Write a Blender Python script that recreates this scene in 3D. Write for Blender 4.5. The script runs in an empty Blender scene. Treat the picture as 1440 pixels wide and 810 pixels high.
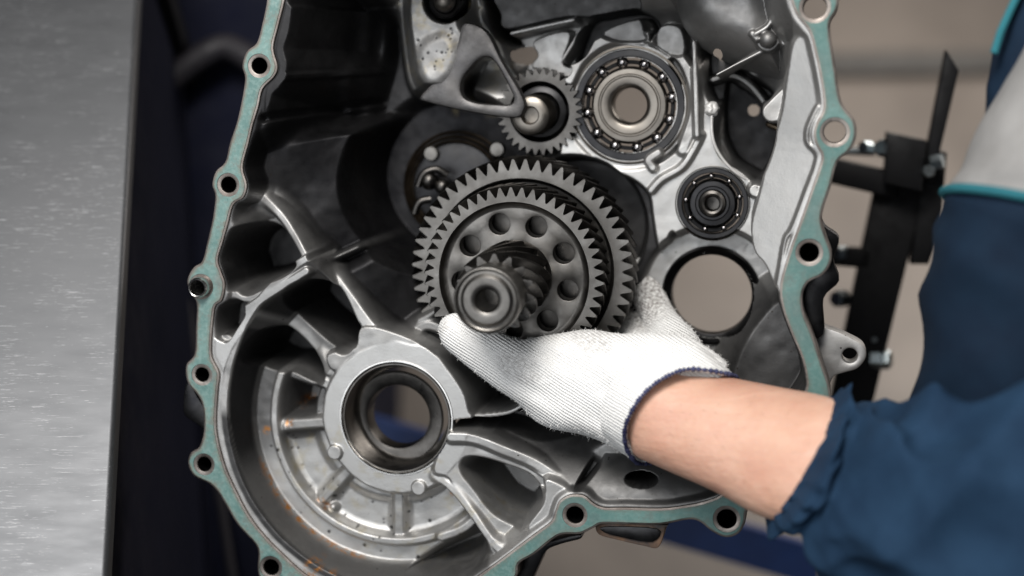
import bpy, bmesh, math, random
import numpy as np
from mathutils import Matrix, Vector

random.seed(7); rng = np.random.default_rng(7)
# ---------------------------------------------------------------- frame of work
# Everything is laid out in a bench frame (x right, y up the tilted work, z out of the work),
# one unit = 0.4 mm; TILT turns that frame into the room (world z up).
S = 0.0004
D = 2250.0
PITCH = math.radians(62)
ROOM = Matrix.Translation((0, 0, 0.95)) @ Matrix.Rotation(math.radians(90) - PITCH, 4, 'X')
sc = bpy.context.scene

# ---------------------------------------------------------------- camera
cam_d = bpy.data.cameras.new('camera'); cam = bpy.data.objects.new('camera', cam_d)
sc.collection.objects.link(cam); sc.camera = cam
cam.matrix_world = ROOM @ Matrix.Translation((0, 0, D * S))
cam_d.sensor_width = 36; cam_d.lens = 36 * D / 1440
cam_d.clip_start = 0.02; cam_d.clip_end = 50
cam_d.dof.use_dof = True
cam_d.dof.focus_distance = (D + 28) * S
cam_d.dof.aperture_fstop = (cam_d.lens / 1000) / (56 * S)
cam_d.dof.aperture_blades = 0

# ---------------------------------------------------------------- world and light
w = bpy.data.worlds.new('World'); sc.world = w; w.use_nodes = True
w.node_tree.nodes['Background'].inputs[0].default_value = (0.80, 0.88, 1.0, 1)
w.node_tree.nodes['Background'].inputs[1].default_value = 0.03
def area(name, pos, target, size, energy, col, sy=None):
    l = bpy.data.lights.new(name, 'AREA'); l.shape = 'RECTANGLE'
    l.size = size; l.size_y = sy or size; l.energy = energy; l.color = col
    o = bpy.data.objects.new(name, l); sc.collection.objects.link(o)
    p = Vector(pos) * S; t = Vector(target) * S
    q = (t - p).to_track_quat('-Z', 'Y').to_matrix().to_4x4()
    o.matrix_world = ROOM @ Matrix.Translation(p) @ q
    return o
area('ceiling_light', (-500, 1800, 2400), (50, 0, -50), 0.55, 16, (1.0, 0.97, 0.93), 0.42)
area('window_light', (-1250, 120, 2450), (100, 0, -100), 1.0, 6.5, (0.94, 0.97, 1.0), 0.9)
area('floor_fill_light', (1500, 950, -1200), (700, -400, -2500), 0.5, 5.5, (1.0, 0.93, 0.86), 0.5)  # unseen fill lamp, added to brighten the floor behind the housing
sc.view_settings.view_transform = 'Standard'; sc.view_settings.look = 'None'
sc.view_settings.exposure = 0.28; sc.view_settings.gamma = 1.0
sc.cycles.use_denoising = True
sc.cycles.max_bounces = 6
sc.cycles.caustics_reflective = False; sc.cycles.caustics_refractive = False
sc.cycles.sample_clamp_indirect = 4.0

# ---------------------------------------------------------------- maths helpers
def P(u, v, z=0.0):
    """work-frame point at height z for a spot measured at (u, v)"""
    k = (D - z) / D
    return np.array([(u - 720) * k, (405 - v) * k, z])
class Frame:
    def __init__(s, n, O=(0, 0, 0)):
        n = np.array(n, float); s.n = n / np.linalg.norm(n)
        e = np.array([1, 0, 0.]) - s.n * s.n[0]; s.e1 = e / np.linalg.norm(e)
        s.e2 = np.cross(s.n, s.e1); s.O = np.array(O, float)
    def ab(s, u, v, h=0.0):
        C = np.array([0, 0, D]); d = np.array([u - 720, 405 - v, -D], float)
        t = (h - np.dot(s.n, C - s.O)) / np.dot(s.n, d)
        q = C + t * d - s.O
        return np.array([q @ s.e1, q @ s.e2])
    def abs_(s, pts, h=0.0): return np.array([s.ab(p[0], p[1], h) for p in pts])
    def W(s, a, b, h):
        a = np.asarray(a, float)[..., None]; b = np.asarray(b, float)[..., None]; h = np.asarray(h, float)[..., None]
        return s.O + a * s.e1 + b * s.e2 + h * s.n
HF = Frame((-0.20, -0.12, 1))                 # the joint face of the casing
def cr(pts, closed=True, k=6):
    """Catmull-Rom resample"""
    p = np.array(pts, float); n = len(p); out = []
    rngi = range(n) if closed else range(n - 1)
    for i in rngi:
        if closed: a, b, c, d = p[i - 1], p[i], p[(i + 1) % n], p[(i + 2) % n]
        else: a, b, c, d = p[max(i - 1, 0)], p[i], p[i + 1], p[min(i + 2, n - 1)]
        for j in range(k):
            t = j / k
            out.append(.5 * ((2 * b) + (c - a) * t + (2 * a - 5 * b + 4 * c - d) * t * t + (3 * b - a - 3 * c + d) * t ** 3))
    if not closed: out.append(p[-1])
    return np.array(out)
def circ(c, r, n=40): 
    t = np.linspace(0, 2 * np.pi, n, endpoint=False)
    return np.stack([c[0] + r * np.cos(t), c[1] + r * np.sin(t)], 1)
def ss(x): x = np.clip(x, 0, 1); return x * x * (3 - 2 * x)

# ---------------------------------------------------------------- materials
def mat(name, col=(.5, .5, .5), metal=0., rough=.5, **kw):
    m = bpy.data.materials.new(name); m.use_nodes = True
    nt = m.node_tree; b = nt.nodes['Principled BSDF']
    b.inputs['Base Color'].default_value = (*col, 1); b.inputs['Metallic'].default_value = metal
    b.inputs['Roughness'].default_value = rough
    N, L = nt.nodes, nt.links
    tc = N.new('ShaderNodeTexCoord')
    def noise(scale, detail=4, vec=None, r=.6):
        x = N.new('ShaderNodeTexNoise'); x.inputs['Scale'].default_value = scale
        x.inputs['Detail'].default_value = detail; x.inputs['Roughness'].default_value = r
        L.new(vec or tc.outputs['Object'], x.inputs['Vector']); return x.outputs['Fac']
    def ramp(fac, stops):
        x = N.new('ShaderNodeValToRGB'); e = x.color_ramp.elements
        while len(e) < len(stops): e.new(.5)
        for i, (p, c) in enumerate(stops):
            e[i].position = p; e[i].color = (*c, 1) if len(c) == 3 else c
        L.new(fac, x.inputs[0]); return x.outputs[0]
    def mix(f, a, bb, mode='MIX'):
        x = N.new('ShaderNodeMix'); x.data_type = 'RGBA'; x.blend_type = mode
        if isinstance(f, (int, float)): x.inputs[0].default_value = f
        else: L.new(f, x.inputs[0])
        for i, q in ((6, a), (7, bb)):
            if isinstance(q, tuple): x.inputs[i].default_value = (*q, 1)
            else: L.new(q, x.inputs[i])
        return x.outputs[2]
    def math_(op, a, c):
        x = N.new('ShaderNodeMath'); x.operation = op
        for i, q in ((0, a), (1, c)):
            if isinstance(q, (int, float)): x.inputs[i].default_value = q
            else: L.new(q, x.inputs[i])
        return x.outputs[0]
    def attr(nm):
        x = N.new('ShaderNodeAttribute'); x.attribute_name = nm; return x.outputs['Fac']
    def mapping(scale, rot=(0, 0, 0), vec=None):
        x = N.new('ShaderNodeMapping'); x.inputs['Scale'].default_value = scale; x.inputs['Rotation'].default_value = rot
        L.new(vec or tc.outputs['Object'], x.inputs['Vector']); return x.outputs[0]
    def bump(h, dist, strength=1., prev=None):
        x = N.new('ShaderNodeBump'); x.inputs['Distance'].default_value = dist; x.inputs['Strength'].default_value = strength
        L.new(h, x.inputs['Height'])
        if prev: L.new(prev, x.inputs['Normal'])
        return x.outputs[0]
    m['_'] = 0
    return m, b, N, L, dict(noise=noise, ramp=ramp, mix=mix, math=math_, attr=attr, mapping=mapping, bump=bump, tc=tc)
def metal_mat(name, c0, c1, rough=.35, grain=600, bd=0.00002, metal=1., scale=40, spec=.5):
    m, b, N, L, f = mat(name, c0, metal, rough); b.inputs['Specular IOR Level'].default_value = spec
    L.new(f['ramp'](f['noise'](scale, 6), [(.3, c0), (.7, c1)]), b.inputs['Base Color'])
    rr = f['ramp'](f['noise'](scale * 2.3, 5), [(.3, (rough * .75,) * 3), (.7, (min(1, rough * 1.3),) * 3)])
    L.new(rr, b.inputs['Roughness'])
    L.new(f['bump'](f['noise'](grain, 3), bd), b.inputs['Normal'])
    return m
def cast_mat():
    m, b, N, L, f = mat('cast_aluminium', (.4, .4, .4), .9, .42)
    big = f['noise'](22, 6); fine = f['noise'](900, 3); mid = f['noise'](130, 5)
    base = f['ramp'](big, [(.3, (.33, .325, .32)), (.7, (.46, .455, .445))])
    base = f['mix'](f['ramp'](mid, [(.40, (.0,) * 3), (.8, (.30,) * 3)]), base, (.30, .29, .275))
    # machined faces are brighter
    base = f['mix'](f['attr']('machined'), base, (.43, .425, .415))
    # oil-dark metal, plus shade of recesses put into the colour
    gr = f['math']('MULTIPLY', f['attr']('grime_shade'), f['ramp'](big, [(.25, (.92,) * 3), (.6, (1,) * 3)]))
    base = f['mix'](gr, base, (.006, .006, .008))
    # rust-orange oil varnish
    st = f['math']('MULTIPLY', f['attr']('stain'), f['ramp'](f['noise'](260, 4), [(.46, (0,) * 3), (.60, (1,) * 3)]))
    base = f['mix'](st, base, (.42, .17, .03))
    wide = f['ramp'](f['noise'](110, 4), [(.52, (0,) * 3), (.74, (.5,) * 3)])
    base = f['mix'](f['math']('MULTIPLY', wide, f['attr']('yellow')), base, (.33, .27, .14))
    # dark specks
    v = N.new('ShaderNodeTexVoronoi'); v.inputs['Scale'].default_value = 190; L.new(f['tc'].outputs['Object'], v.inputs['Vector'])
    sp = f['ramp'](v.outputs['Distance'], [(.07, (1,) * 3), (.12, (0,) * 3)])
    spm = f['math']('MULTIPLY', sp, f['ramp'](f['noise'](60, 2), [(.52, (0,) * 3), (.6, (1,) * 3)]))
    base = f['mix'](f['math']('MULTIPLY', spm, f['math']('SUBTRACT', 1.0, f['attr']('machined'))), base, (.03, .025, .02))
    L.new(base, b.inputs['Base Color'])
    r = f['mix'](f['attr']('machined'), f['ramp'](mid, [(.3, (.46,) * 3), (.7, (.62,) * 3)]), f['ramp'](mid, [(.3, (.40,) * 3), (.7, (.50,) * 3)]))
    L.new(r, b.inputs['Roughness'])
    bn = f['bump'](fine, 0.00012, .55)
    bn = f['bump'](mid, 0.0002, .5, bn)
    L.new(bn, b.inputs['Normal'])
    return m
M = {}
M['cast'] = cast_mat()
M['flange'] = metal_mat('flange_edge_metal', (.12, .10, .09), (.32, .29, .265), .5, 500, .0001)
def gasket_mat():
    m, b, N, L, f = mat('teal_sealant', (.2, .4, .38), 0., .55)
    n1 = f['noise'](45, 6); n2 = f['noise'](420, 4)
    c = f['ramp'](n1, [(.3, (.085, .165, .155)), (.7, (.185, .30, .28))])
    c = f['mix'](f['ramp'](n2, [(.45, (0,) * 3), (.8, (.55,) * 3)]), c, (.34, .45, .42))
    c = f['mix'](f['ramp'](f['noise'](90, 6, None, .75), [(.52, (0,) * 3), (.62, (.8,) * 3)]), c, (.15, .16, .145))
    c = f['mix'](f['attr']('worn'), c, f['ramp'](n2, [(.3, (.10, .12, .12)), (.7, (.20, .22, .21))]))
    edge = f['math']('MULTIPLY', f['attr']('edge'), f['ramp'](f['noise'](300, 4), [(.3, (.1,) * 3), (.65, (1,) * 3)]))
    c = f['mix'](edge, c, (.20, .15, .11))
    c = f['mix'](f['math']('MULTIPLY', f['attr']('oil'), f['ramp'](n1, [(.3, (1,) * 3), (.7, (.6,) * 3)])), c, (.045, .13, .12))
    L.new(c, b.inputs['Base Color'])
    L.new(f['bump'](n2, .0002, .6), b.inputs['Normal'])
    return m
M['gasket'] = gasket_mat()
M['gear'] = metal_mat('gear_steel', (.105, .099, .092), (.175, .166, .155), .38, 700, .00004, scale=60)
M['gear_dark'] = metal_mat('oiled_steel', (.05, .047, .044), (.10, .094, .088), .32, 600, .00004, scale=60)
M['steel'] = metal_mat('bright_steel', (.46, .45, .44), (.60, .59, .57), .24, 500, .00002)
M['race'] = metal_mat('bearing_race_steel', (.13, .118, .104), (.21, .192, .17), .38, 500, .00002)
M['dark'] = metal_mat('blackened_steel', (.02, .02, .022), (.045, .044, .044), .36, 500, .00003)
M['ball'] = metal_mat('ball_steel', (.20, .19, .19), (.26, .25, .25), .2, 300, .000005)
M['chrome'] = metal_mat('polished_steel', (.75, .74, .73), (.82, .81, .8), .10, 300, .000005)
M['blackpaint'] = metal_mat('black_painted_steel', (.0025, .0025, .003), (.005, .005, .006), .6, 500, .00003, metal=0., spec=.2)
M['zinc'] = metal_mat('zinc_plated_bolt', (.38, .44, .46), (.55, .60, .62), .30, 400, .00003)
M['brass'] = metal_mat('yellowed_steel', (.09, .07, .05), (.15, .12, .09), .36, 400, .00003)
M['hose'] = metal_mat('black_rubber', (.014, .013, .017), (.022, .02, .024), .6, 300, .00005, metal=0., spec=.3)
M['rust'] = metal_mat('rusty_edge', (.06, .055, .055), (.22, .13, .08), .6, 400, .0001, metal=.4, scale=120)
M['blueframe'] = metal_mat('blue_painted_steel', (.008, .03, .13), (.012, .045, .18), .45, 300, .00003, metal=0.)
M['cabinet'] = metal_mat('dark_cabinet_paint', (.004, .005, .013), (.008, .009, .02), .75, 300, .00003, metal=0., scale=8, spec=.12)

# ---------------------------------------------------------------- object helpers
def to_world(o, origin): o.matrix_world = ROOM @ Matrix.Translation(Vector([float(x) * S for x in origin]))
class Thing:
    def __init__(s, name, label, cat, origin, group=None):
        s.o = bpy.data.objects.new(name, None); sc.collection.objects.link(s.o); s.o.empty_display_size = .01
        s.origin = np.array(origin, float); to_world(s.o, origin)
        s.o['label'] = label; s.o['category'] = cat
        if group: s.o['group'] = group
def mk(name, V, F, m, parent, smooth=True, angle=40, label=None, attrs=None, origin=None):
    """one mesh object; V in work units; parent: Thing, (Thing, part object) or None"""
    me = bpy.data.meshes.new(name)
    org = parent.origin if isinstance(parent, Thing) else (parent[0].origin if isinstance(parent, tuple) else np.array(origin if origin is not None else np.mean(V, 0), float))
    V = (np.asarray(V, float) - org) * S
    if isinstance(F, np.ndarray) and F.ndim == 2:
        nf, k = F.shape
        me.vertices.add(len(V)); me.vertices.foreach_set('co', V.ravel())
        me.loops.add(nf * k); me.loops.foreach_set('vertex_index', F.astype(np.int32).ravel())
        me.polygons.add(nf); me.polygons.foreach_set('loop_start', np.arange(0, nf * k, k, dtype=np.int32))
        me.update(calc_edges=True)
    else:
        me.from_pydata([tuple(x) for x in V], [], [tuple(int(i) for i in f) for f in F])
    me.validate()
    me.materials.append(M[m] if isinstance(m, str) else m)
    if attrs:
        for k_, a in attrs.items():
            at = me.attributes.new(k_, 'FLOAT', 'POINT'); at.data.foreach_set('value', np.asarray(a, np.float32))
    if smooth:
        me.polygons.foreach_set('use_smooth', [True] * len(me.polygons))
        if angle: me.set_sharp_from_angle(angle=math.radians(angle))
    me.update()
    o = bpy.data.objects.new(name, me); sc.collection.objects.link(o)
    if isinstance(parent, Thing): o.parent = parent.o
    elif isinstance(parent, tuple): o.parent = parent[1]
    else: to_world(o, org)
    if label: o['label'] = label
    return o
def solo(o, label, cat, group=None):
    o['label'] = label; o['category'] = cat
    if group: o['group'] = group
    return o
def loop_offset(p, d):
    """move a closed loop d to its left (ccw loop: inwards)"""
    t1 = p - np.roll(p, 1, 0); t2 = np.roll(p, -1, 0) - p
    t1 /= np.linalg.norm(t1, axis=1)[:, None] + 1e-12; t2 /= np.linalg.norm(t2, axis=1)[:, None] + 1e-12
    n1 = np.stack([-t1[:, 1], t1[:, 0]], 1); n2 = np.stack([-t2[:, 1], t2[:, 0]], 1); m = n1 + n2
    m /= np.linalg.norm(m, axis=1)[:, None] + 1e-12; c = np.clip((m * n1).sum(1), .45, 1)
    return p + m * (d / c)[:, None]
def parity(loops, x, y):
    c = np.zeros(x.shape, bool)
    for p in loops:
        q = np.roll(p, -1, 0)
        for (x1, y1), (x2, y2) in zip(p, q):
            if y1 != y2: c ^= ((y1 > y) != (y2 > y)) & (x < (x2 - x1) * (y - y1) / (y2 - y1) + x1)
    return c
def plate_data(loops, thick, bev=0., off=0., res=2):
    """outline (first loop) with holes, thick below 0, rounded top and bottom edges; V(a,b,h), F"""
    L_ = []
    for i, p in enumerate(loops):
        p = np.array(p, float); q = np.roll(p, -1, 0); area_ = .5 * (p[:, 0] * q[:, 1] - q[:, 0] * p[:, 1]).sum()
        if (area_ > 0) != (i == 0): p = p[::-1]
        L_.append(loop_offset(p, -off) if off else p)
    lev = []
    for k in range(res + 1):
        a_ = math.pi / 2 * k / res; lev.append((bev * (1 - math.sin(a_)), -bev * (1 - math.cos(a_))))
    lev = [(i_, h_) for i_, h_ in lev] + [(i_, -thick - h_) for i_, h_ in lev[::-1]]
    V = []; F = []; caps = {}
    for k, (ins, h_) in enumerate(lev):
        for li, p in enumerate(L_):
            q = loop_offset(p, ins) if ins > 1e-9 else p
            caps[(k, li)] = (len(V), len(q), q); V += [(x, y, h_) for x, y in q]
    for k in range(len(lev) - 1):
        for li in range(len(L_)):
            s0, n_, _ = caps[(k, li)]; s1 = caps[(k + 1, li)][0]
            F += [(s0 + i, s1 + i, s1 + (i + 1) % n_, s0 + (i + 1) % n_) for i in range(n_)]
    from mathutils.geometry import delaunay_2d_cdt
    pts = []; ed_ = []; idx = []
    for li in range(len(L_)):
        s0, n_, q = caps[(0, li)]; o0 = len(pts); pts += [Vector((float(x), float(y))) for x, y in q]; idx += list(range(s0, s0 + n_))
        ed_ += [(o0 + i, o0 + (i + 1) % n_) for i in range(n_)]
    vo, _, fo, ov, _, _ = delaunay_2d_cdt(pts, ed_, [], 0, 1e-5)
    vo = np.array([v[:] for v in vo]); tri = np.array([f for f in fo]); cen = vo[tri].mean(1)
    ok = parity([caps[(0, li)][2] for li in range(len(L_))], cen[:, 0], cen[:, 1]); tri = tri[ok]
    mp = [idx[o_[0]] if len(o_) else None for o_ in ov]
    extra = {}
    def vid(i, bot):
        if mp[i] is None:
            if (i, bot) not in extra: extra[(i, bot)] = len(V); V.append((vo[i][0], vo[i][1], -thick if bot else 0.))
            return extra[(i, bot)]
        j = mp[i]
        return j + (caps[(len(lev) - 1, 0)][0] - caps[(0, 0)][0]) if bot else j
    for t_ in tri:
        F.append(tuple(vid(i, 0) for i in t_)); F.append(tuple(vid(i, 1) for i in t_[::-1]))
    return np.array(V, float), F
def plate(name, fr, loops, h, thick, m, parent, bev=1., off=0., **kw):
    V, F = plate_data(loops, thick, bev, off)
    F2 = F
    return mk(name, fr.W(V[:, 0], V[:, 1], V[:, 2] + h), F2, m, parent, angle=35, **kw)
def lathe_data(fr, c, prof, n=96, close=False):
    """rings about the frame's normal through c=(a,b); prof [(r,h)]"""
    t = np.linspace(0, 2 * np.pi, n, endpoint=False); V = []
    for r, h in prof:
        V.append(fr.W(c[0] + r * np.cos(t), c[1] + r * np.sin(t), np.full(n, float(h))))
    V = np.concatenate(V); F = []
    K = len(prof)
    for k in range(K if close else K - 1):
        k2 = (k + 1) % K
        for i in range(n):
            j = (i + 1) % n; F.append((k * n + i, k2 * n + i, k2 * n + j, k * n + j))
    return V, np.array(F)
def lathe(name, fr, c, prof, m, parent, n=96, close=False, angle=35, **kw):
    V, F = lathe_data(fr, c, prof, n, close); return mk(name, V, F, m, parent, angle=angle, **kw)
def tube(pts, rad, n=12, cap=True, flat=1.):
    """tube along 3-D points"""
    p = np.array(pts, float); K = len(p); rad = np.broadcast_to(np.asarray(rad, float), (K,))
    T = np.gradient(p, axis=0); T /= np.linalg.norm(T, axis=1)[:, None] + 1e-9
    up = np.array([0, 0, 1.]) if abs(T[0][2]) < .9 else np.array([0, 1., 0])
    x = np.cross(up, T[0]); x /= np.linalg.norm(x); V = []
    for k in range(K):
        x = x - T[k] * (x @ T[k]); x /= np.linalg.norm(x); y = np.cross(T[k], x)
        for i in range(n):
            a = 2 * np.pi * i / n; V.append(p[k] + rad[k] * (np.cos(a) * x + flat * np.sin(a) * y))
    F = [(k * n + i, k * n + (i + 1) % n, (k + 1) * n + (i + 1) % n, (k + 1) * n + i) for k in range(K - 1) for i in range(n)]
    if cap: F.append(tuple(range(n))[::-1]); F.append(tuple((K - 1) * n + i for i in range(n)))
    return np.array(V), F
def join(parts):
    V = []; F = []; o = 0
    for v, f in parts:
        V.append(np.asarray(v)); F += [tuple(int(i) + o for i in q) for q in f]; o += len(v)
    return np.concatenate(V), F
def ball_data(c, r, n=14, k=9):
    V = []; F = []
    for i in range(k + 1):
        th = np.pi * i / k
        for j in range(n):
            ph = 2 * np.pi * j / n; V.append(c + r * np.array([np.sin(th) * np.cos(ph), np.sin(th) * np.sin(ph), np.cos(th)]))
    for i in range(k):
        for j in range(n): F.append((i * n + j, (i + 1) * n + j, (i + 1) * n + (j + 1) % n, i * n + (j + 1) % n))
    return np.array(V), F
def hexbolt(fr, c, h, r, t, hole=False):
    """hex head with chamfer + washer face"""
    V = []; F = []
    rings = [(r, h - t), (r, h - t * .15), (r * .88, h)]
    for rr, hh in rings:
        for i in range(6):
            a = math.pi / 3 * i + .3; V.append(fr.W(c[0] + rr * math.cos(a), c[1] + rr * math.sin(a), hh))
    for k in range(2):
        for i in range(6): F.append((k * 6 + i, k * 6 + (i + 1) % 6, (k + 1) * 6 + (i + 1) % 6, (k + 1) * 6 + i))
    F.append(tuple(12 + i for i in range(6)))
    return np.array(V), F

# ================================================================= SETTING
UPV = np.array([0, math.cos(PITCH), math.sin(PITCH)])           # world up, in the work frame
def floor_z(x, y, d): return (d - UPV[1] * y) / UPV[2]
m_, b_, N_, L_, f_ = mat('concrete_floor', (.3, .27, .24), 0., .55)
c_ = f_['ramp'](f_['noise'](3.2, 3), [(.32, (.085, .073, .064)), (.68, (.19, .166, .146))])
L_.new(c_, b_.inputs['Base Color']); L_.new(f_['bump'](f_['noise'](60, 5), .002, .4), b_.inputs['Normal'])
M['floor'] = m_
d0 = -2200.
V = []
for x, y in ((-9000, -9000), (9000, -9000), (9000, 12000), (-9000, 12000)): V.append((x, y, floor_z(x, y, d0)))
fl = mk('floor', V, [(0, 1, 2, 3)], 'floor', None, smooth=False); fl['kind'] = 'structure'
# dark floor joint / skirting band far back
def floorbox(name, x0, x1, y0, y1, hb, ht, m, parent=None):
    """upright box standing d above the floor; y measured along the floor"""
    fx = np.array([1, 0, 0.]); fy = np.array([0, math.sin(PITCH), -math.cos(PITCH)])
    V = []
    for h in (hb, ht):
        for x, y in ((x0, y0), (x1, y0), (x1, y1), (x0, y1)):
            V.append(fx * x + fy * y + UPV * h)
    F = [(0, 3, 2, 1), (4, 5, 6, 7), (0, 1, 5, 4), (1, 2, 6, 5), (2, 3, 7, 6), (3, 0, 4, 7)]
    return mk(name, V, F, m, parent, smooth=False)

def FL(u, v, lift=0.):
    d = np.array([u - 720, 405 - v, -D], float); c = np.array([0, 0, D]); t = (d0 + lift - UPV @ c) / (UPV @ d); return c + t * d
duct = [FL(u, v, l) for l in (0, 60) for u, v in ((1120, 104), (1900, 92), (1900, 66), (1120, 74))]
M['duct'] = metal_mat('grey_floor_duct', (.06, .058, .055), (.09, .087, .083), .6, 300, .00003, metal=0.)
solo(mk('floor_duct', duct, [(0, 3, 2, 1), (4, 5, 6, 7), (0, 1, 5, 4), (1, 2, 6, 5), (2, 3, 7, 6), (3, 0, 4, 7)], 'duct', None, smooth=False), 'dark grey duct strip running across the beige floor at upper right', 'floor duct')
# ================================================================= CASING (height relief over the joint face)
LEFT_OUT = [(379, -60), (377, -20), (375, 0), (369, 30), (363, 54), (358, 63), (346, 73), (340, 93), (344, 110), (340, 138), (333, 170), (323, 200),
            (316, 228), (303, 241), (298, 260), (302, 275), (299, 305), (291, 340), (284, 367), (273, 375), (265, 387), (263, 400), (270, 416),
            (276, 428), (275, 463), (273, 498), (262, 512), (261, 527), (265, 541), (279, 558), (285, 575), (286, 607), (280, 628), (268, 637), (264, 652),
            (273, 670), (295, 681), (308, 695), (318, 712), (335, 740), (358, 765), (363, 780), (362, 803), (372, 822), (400, 826), (440, 850), (500, 876), (560, 886), (640, 872),
            (700, 836), (726, 812), (730, 793), (751, 780), (776, 760), (791, 752), (816, 751), (836, 742), (848, 737), (891, 738), (930, 738), (968, 731), (985, 735),
            (1000, 747), (1020, 756), (1038, 751), (1048, 735), (1052, 716), (1080, 690), (1130, 640), (1164, 590), (1168, 550), (1157, 513), (1143, 470), (1131, 440), (1129, 415),
            (1137, 397), (1155, 388), (1166, 375), (1170, 357), (1163, 335), (1156, 312), (1158, 293), (1168, 263), (1178, 228), (1195, 212), (1204, 192), (1202, 170),
            (1188, 152), (1181, 135), (1175, 95), (1168, 50), (1168, 30), (1177, 14), (1179, -6), (1168, -30), (1160, -60)]
INNER = [(405, -60), (402, -20), (400, 0), (390, 40), (384, 68), (390, 93), (385, 108), (369, 125), (363, 150), (355, 176), (349, 202), (341, 235), (347, 260), (342, 278),
         (328, 288), (320, 315), (313, 340), (306, 365), (311, 383), (316, 400), (312, 422), (303, 430), (300, 445), (297, 480), (298, 503), (308, 525), (306, 550), (304, 603),
         (315, 652), (330, 687), (350, 725), (373, 755), (400, 782), (428, 807), (470, 834), (520, 850), (570, 854), (625, 842), (672, 810), (700, 790), (733, 765), (753, 750), (775, 733),
         (781, 717), (787, 704), (802, 696), (821, 697), (835, 708), (850, 714), (880, 714), (930, 715), (963, 711), (995, 704), (1020, 690), (1060, 640), (1105, 590), (1131, 552),
         (1133, 530), (1126, 500), (1113, 470), (1100, 433), (1097, 400), (1111, 350), (1121, 323), (1138, 275), (1152, 235), (1155, 218), (1147, 203), (1144, 187),
         (1148, 172), (1158, 150), (1153, 108), (1145, 70), (1137, 43), (1121, 22), (1112, 0), (1108, -25), (1105, -60)]
def fab(pts, h=0.): return HF.abs_(pts, h)
outerL = cr(fab(LEFT_OUT), True, 4); innerL = cr(fab(INNER), True, 4)
EYES = [(364.5, 92.5, 11.5), (321, 260, 11.5), (284, 527, 10.5), (287, 653, 11), (381, 798, 12), (808.5, 724.5, 12.3), (1022, 730, 13.5), (1138, 355, 13), (1174, 186, 14.5), (1146, 10, 15.5), (283, 403, 13)]

step = 1.35
aa0 = HF.ab(225, 400, 0)[0]; aa1 = HF.ab(1215, 400, 0)[0]; bb1 = HF.ab(700, -75, 0)[1]; bb0 = HF.ab(700, 900, 0)[1]
ax = np.arange(aa0, aa1, step); bx = np.arange(bb0, bb1, step)
A, B = np.meshgrid(ax, bx)
H = np.full(A.shape, -262.); MACH = np.zeros_like(H); DK = np.zeros_like(H); ST = np.zeros_like(H); YE = np.zeros_like(H)  # darkening mask: oily metal, plus shade painted into pockets and deep floors
KILL = np.zeros(A.shape, bool)
def win(pts, pad):
    i0 = max(0, int((pts[:, 1].min() - pad - bb0) / step)); i1 = min(len(bx), int((pts[:, 1].max() + pad - bb0) / step) + 2)
    j0 = max(0, int((pts[:, 0].min() - pad - aa0) / step)); j1 = min(len(ax), int((pts[:, 0].max() + pad - aa0) / step) + 2)
    return slice(i0, max(i0, i1)), slice(j0, max(j0, j1))
def sd_line(p, a, b, closed):
    d = np.full(a.shape, 1e9); n = len(p)
    for i in range(n if closed else n - 1):
        q = p[i]; r = p[(i + 1) % n]; e = r - q; l = e @ e + 1e-9
        t = np.clip(((a - q[0]) * e[0] + (b - q[1]) * e[1]) / l, 0, 1)
        d = np.minimum(d, (a - q[0] - t * e[0]) ** 2 + (b - q[1] - t * e[1]) ** 2)
    return np.sqrt(d)
def inside(p, a, b):
    c = np.zeros(a.shape, bool); n = len(p)
    for i in range(n):
        x1, y1 = p[i]; x2, y2 = p[(i + 1) % n]
        if y1 == y2: continue
        c ^= ((y1 > b) != (y2 > b)) & (a < (x2 - x1) * (b - y1) / (y2 - y1) + x1)
    return c
def sdf(p, a, b):
    d = sd_line(p, a, b, True); return np.where(inside(p, a, b), -d, d)
def pts_of(px, h, smooth=True, k=5):
    q = fab(px, h); return cr(q, True, k) if smooth else q
def put(sl, d, w, h, mode='set', mach=None, gr=None, st=None, ye=None):
    """d<=0 full effect, fades out over w"""
    t = 1 - ss(d / w); X = H[sl]; hh = h(A[sl], B[sl], X) if callable(h) else h
    if mode == 'set': Y = X * (1 - t) + hh * t
    elif mode == 'max': Y = np.maximum(X, X * (1 - t) + hh * t)
    elif mode == 'min': Y = np.minimum(X, X * (1 - t) + hh * t)
    H[sl] = Y
    for arr, val in ((MACH, mach), (DK, gr), (ST, st), (YE, ye)):
        if val is not None: arr[sl] = arr[sl] * (1 - t) + val * t
def land(px, h, w=6, mode='set', hp=None, smooth=True, **kw):
    p = pts_of(px, hp if hp is not None else (0 if callable(h) else h), smooth); sl = win(p, w + 2)
    put(sl, sdf(p, A[sl], B[sl]), w, h, mode, **kw)
def pocket(px, h, w=8, he=0, mode='min', smooth=True, **kw):
    """edge at height he, floor h, wall inside the outline"""
    p = pts_of(px, he, smooth); sl = win(p, 4)
    put(sl, sdf(p, A[sl], B[sl]) + w, w, h, mode, **kw)
def rib(px, h, hw, w=6, mode='max', h1=None, **kw):
    q = fab(px, h); p = cr(q, False, 5) if len(px) > 2 else q
    sl = win(p, hw + w + 2); a, b = A[sl], B[sl]
    hh = h
    if h1 is not None:
        e = p[-1] - p[0]; l = e @ e
        hh = lambda aa, bb, X: h + (h1 - h) * np.clip(((aa - p[0][0]) * e[0] + (bb - p[0][1]) * e[1]) / l, 0, 1)
    put(sl, sd_line(p, a, b, False) - hw, w, hh, mode, **kw)
def disc(c, r, h, w=5, mode='set', **kw):
    hp_ = kw.pop('hp', h if not callable(h) else 0); q = HF.ab(c[0], c[1], hp_); r = r * (D - HF.W(q[0], q[1], hp_)[2]) / D; p = np.array([q - r, q + r]); sl = win(p, w + 2)
    put(sl, np.hypot(A[sl] - q[0], B[sl] - q[1]) - r, w, h, mode, **kw)
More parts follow.
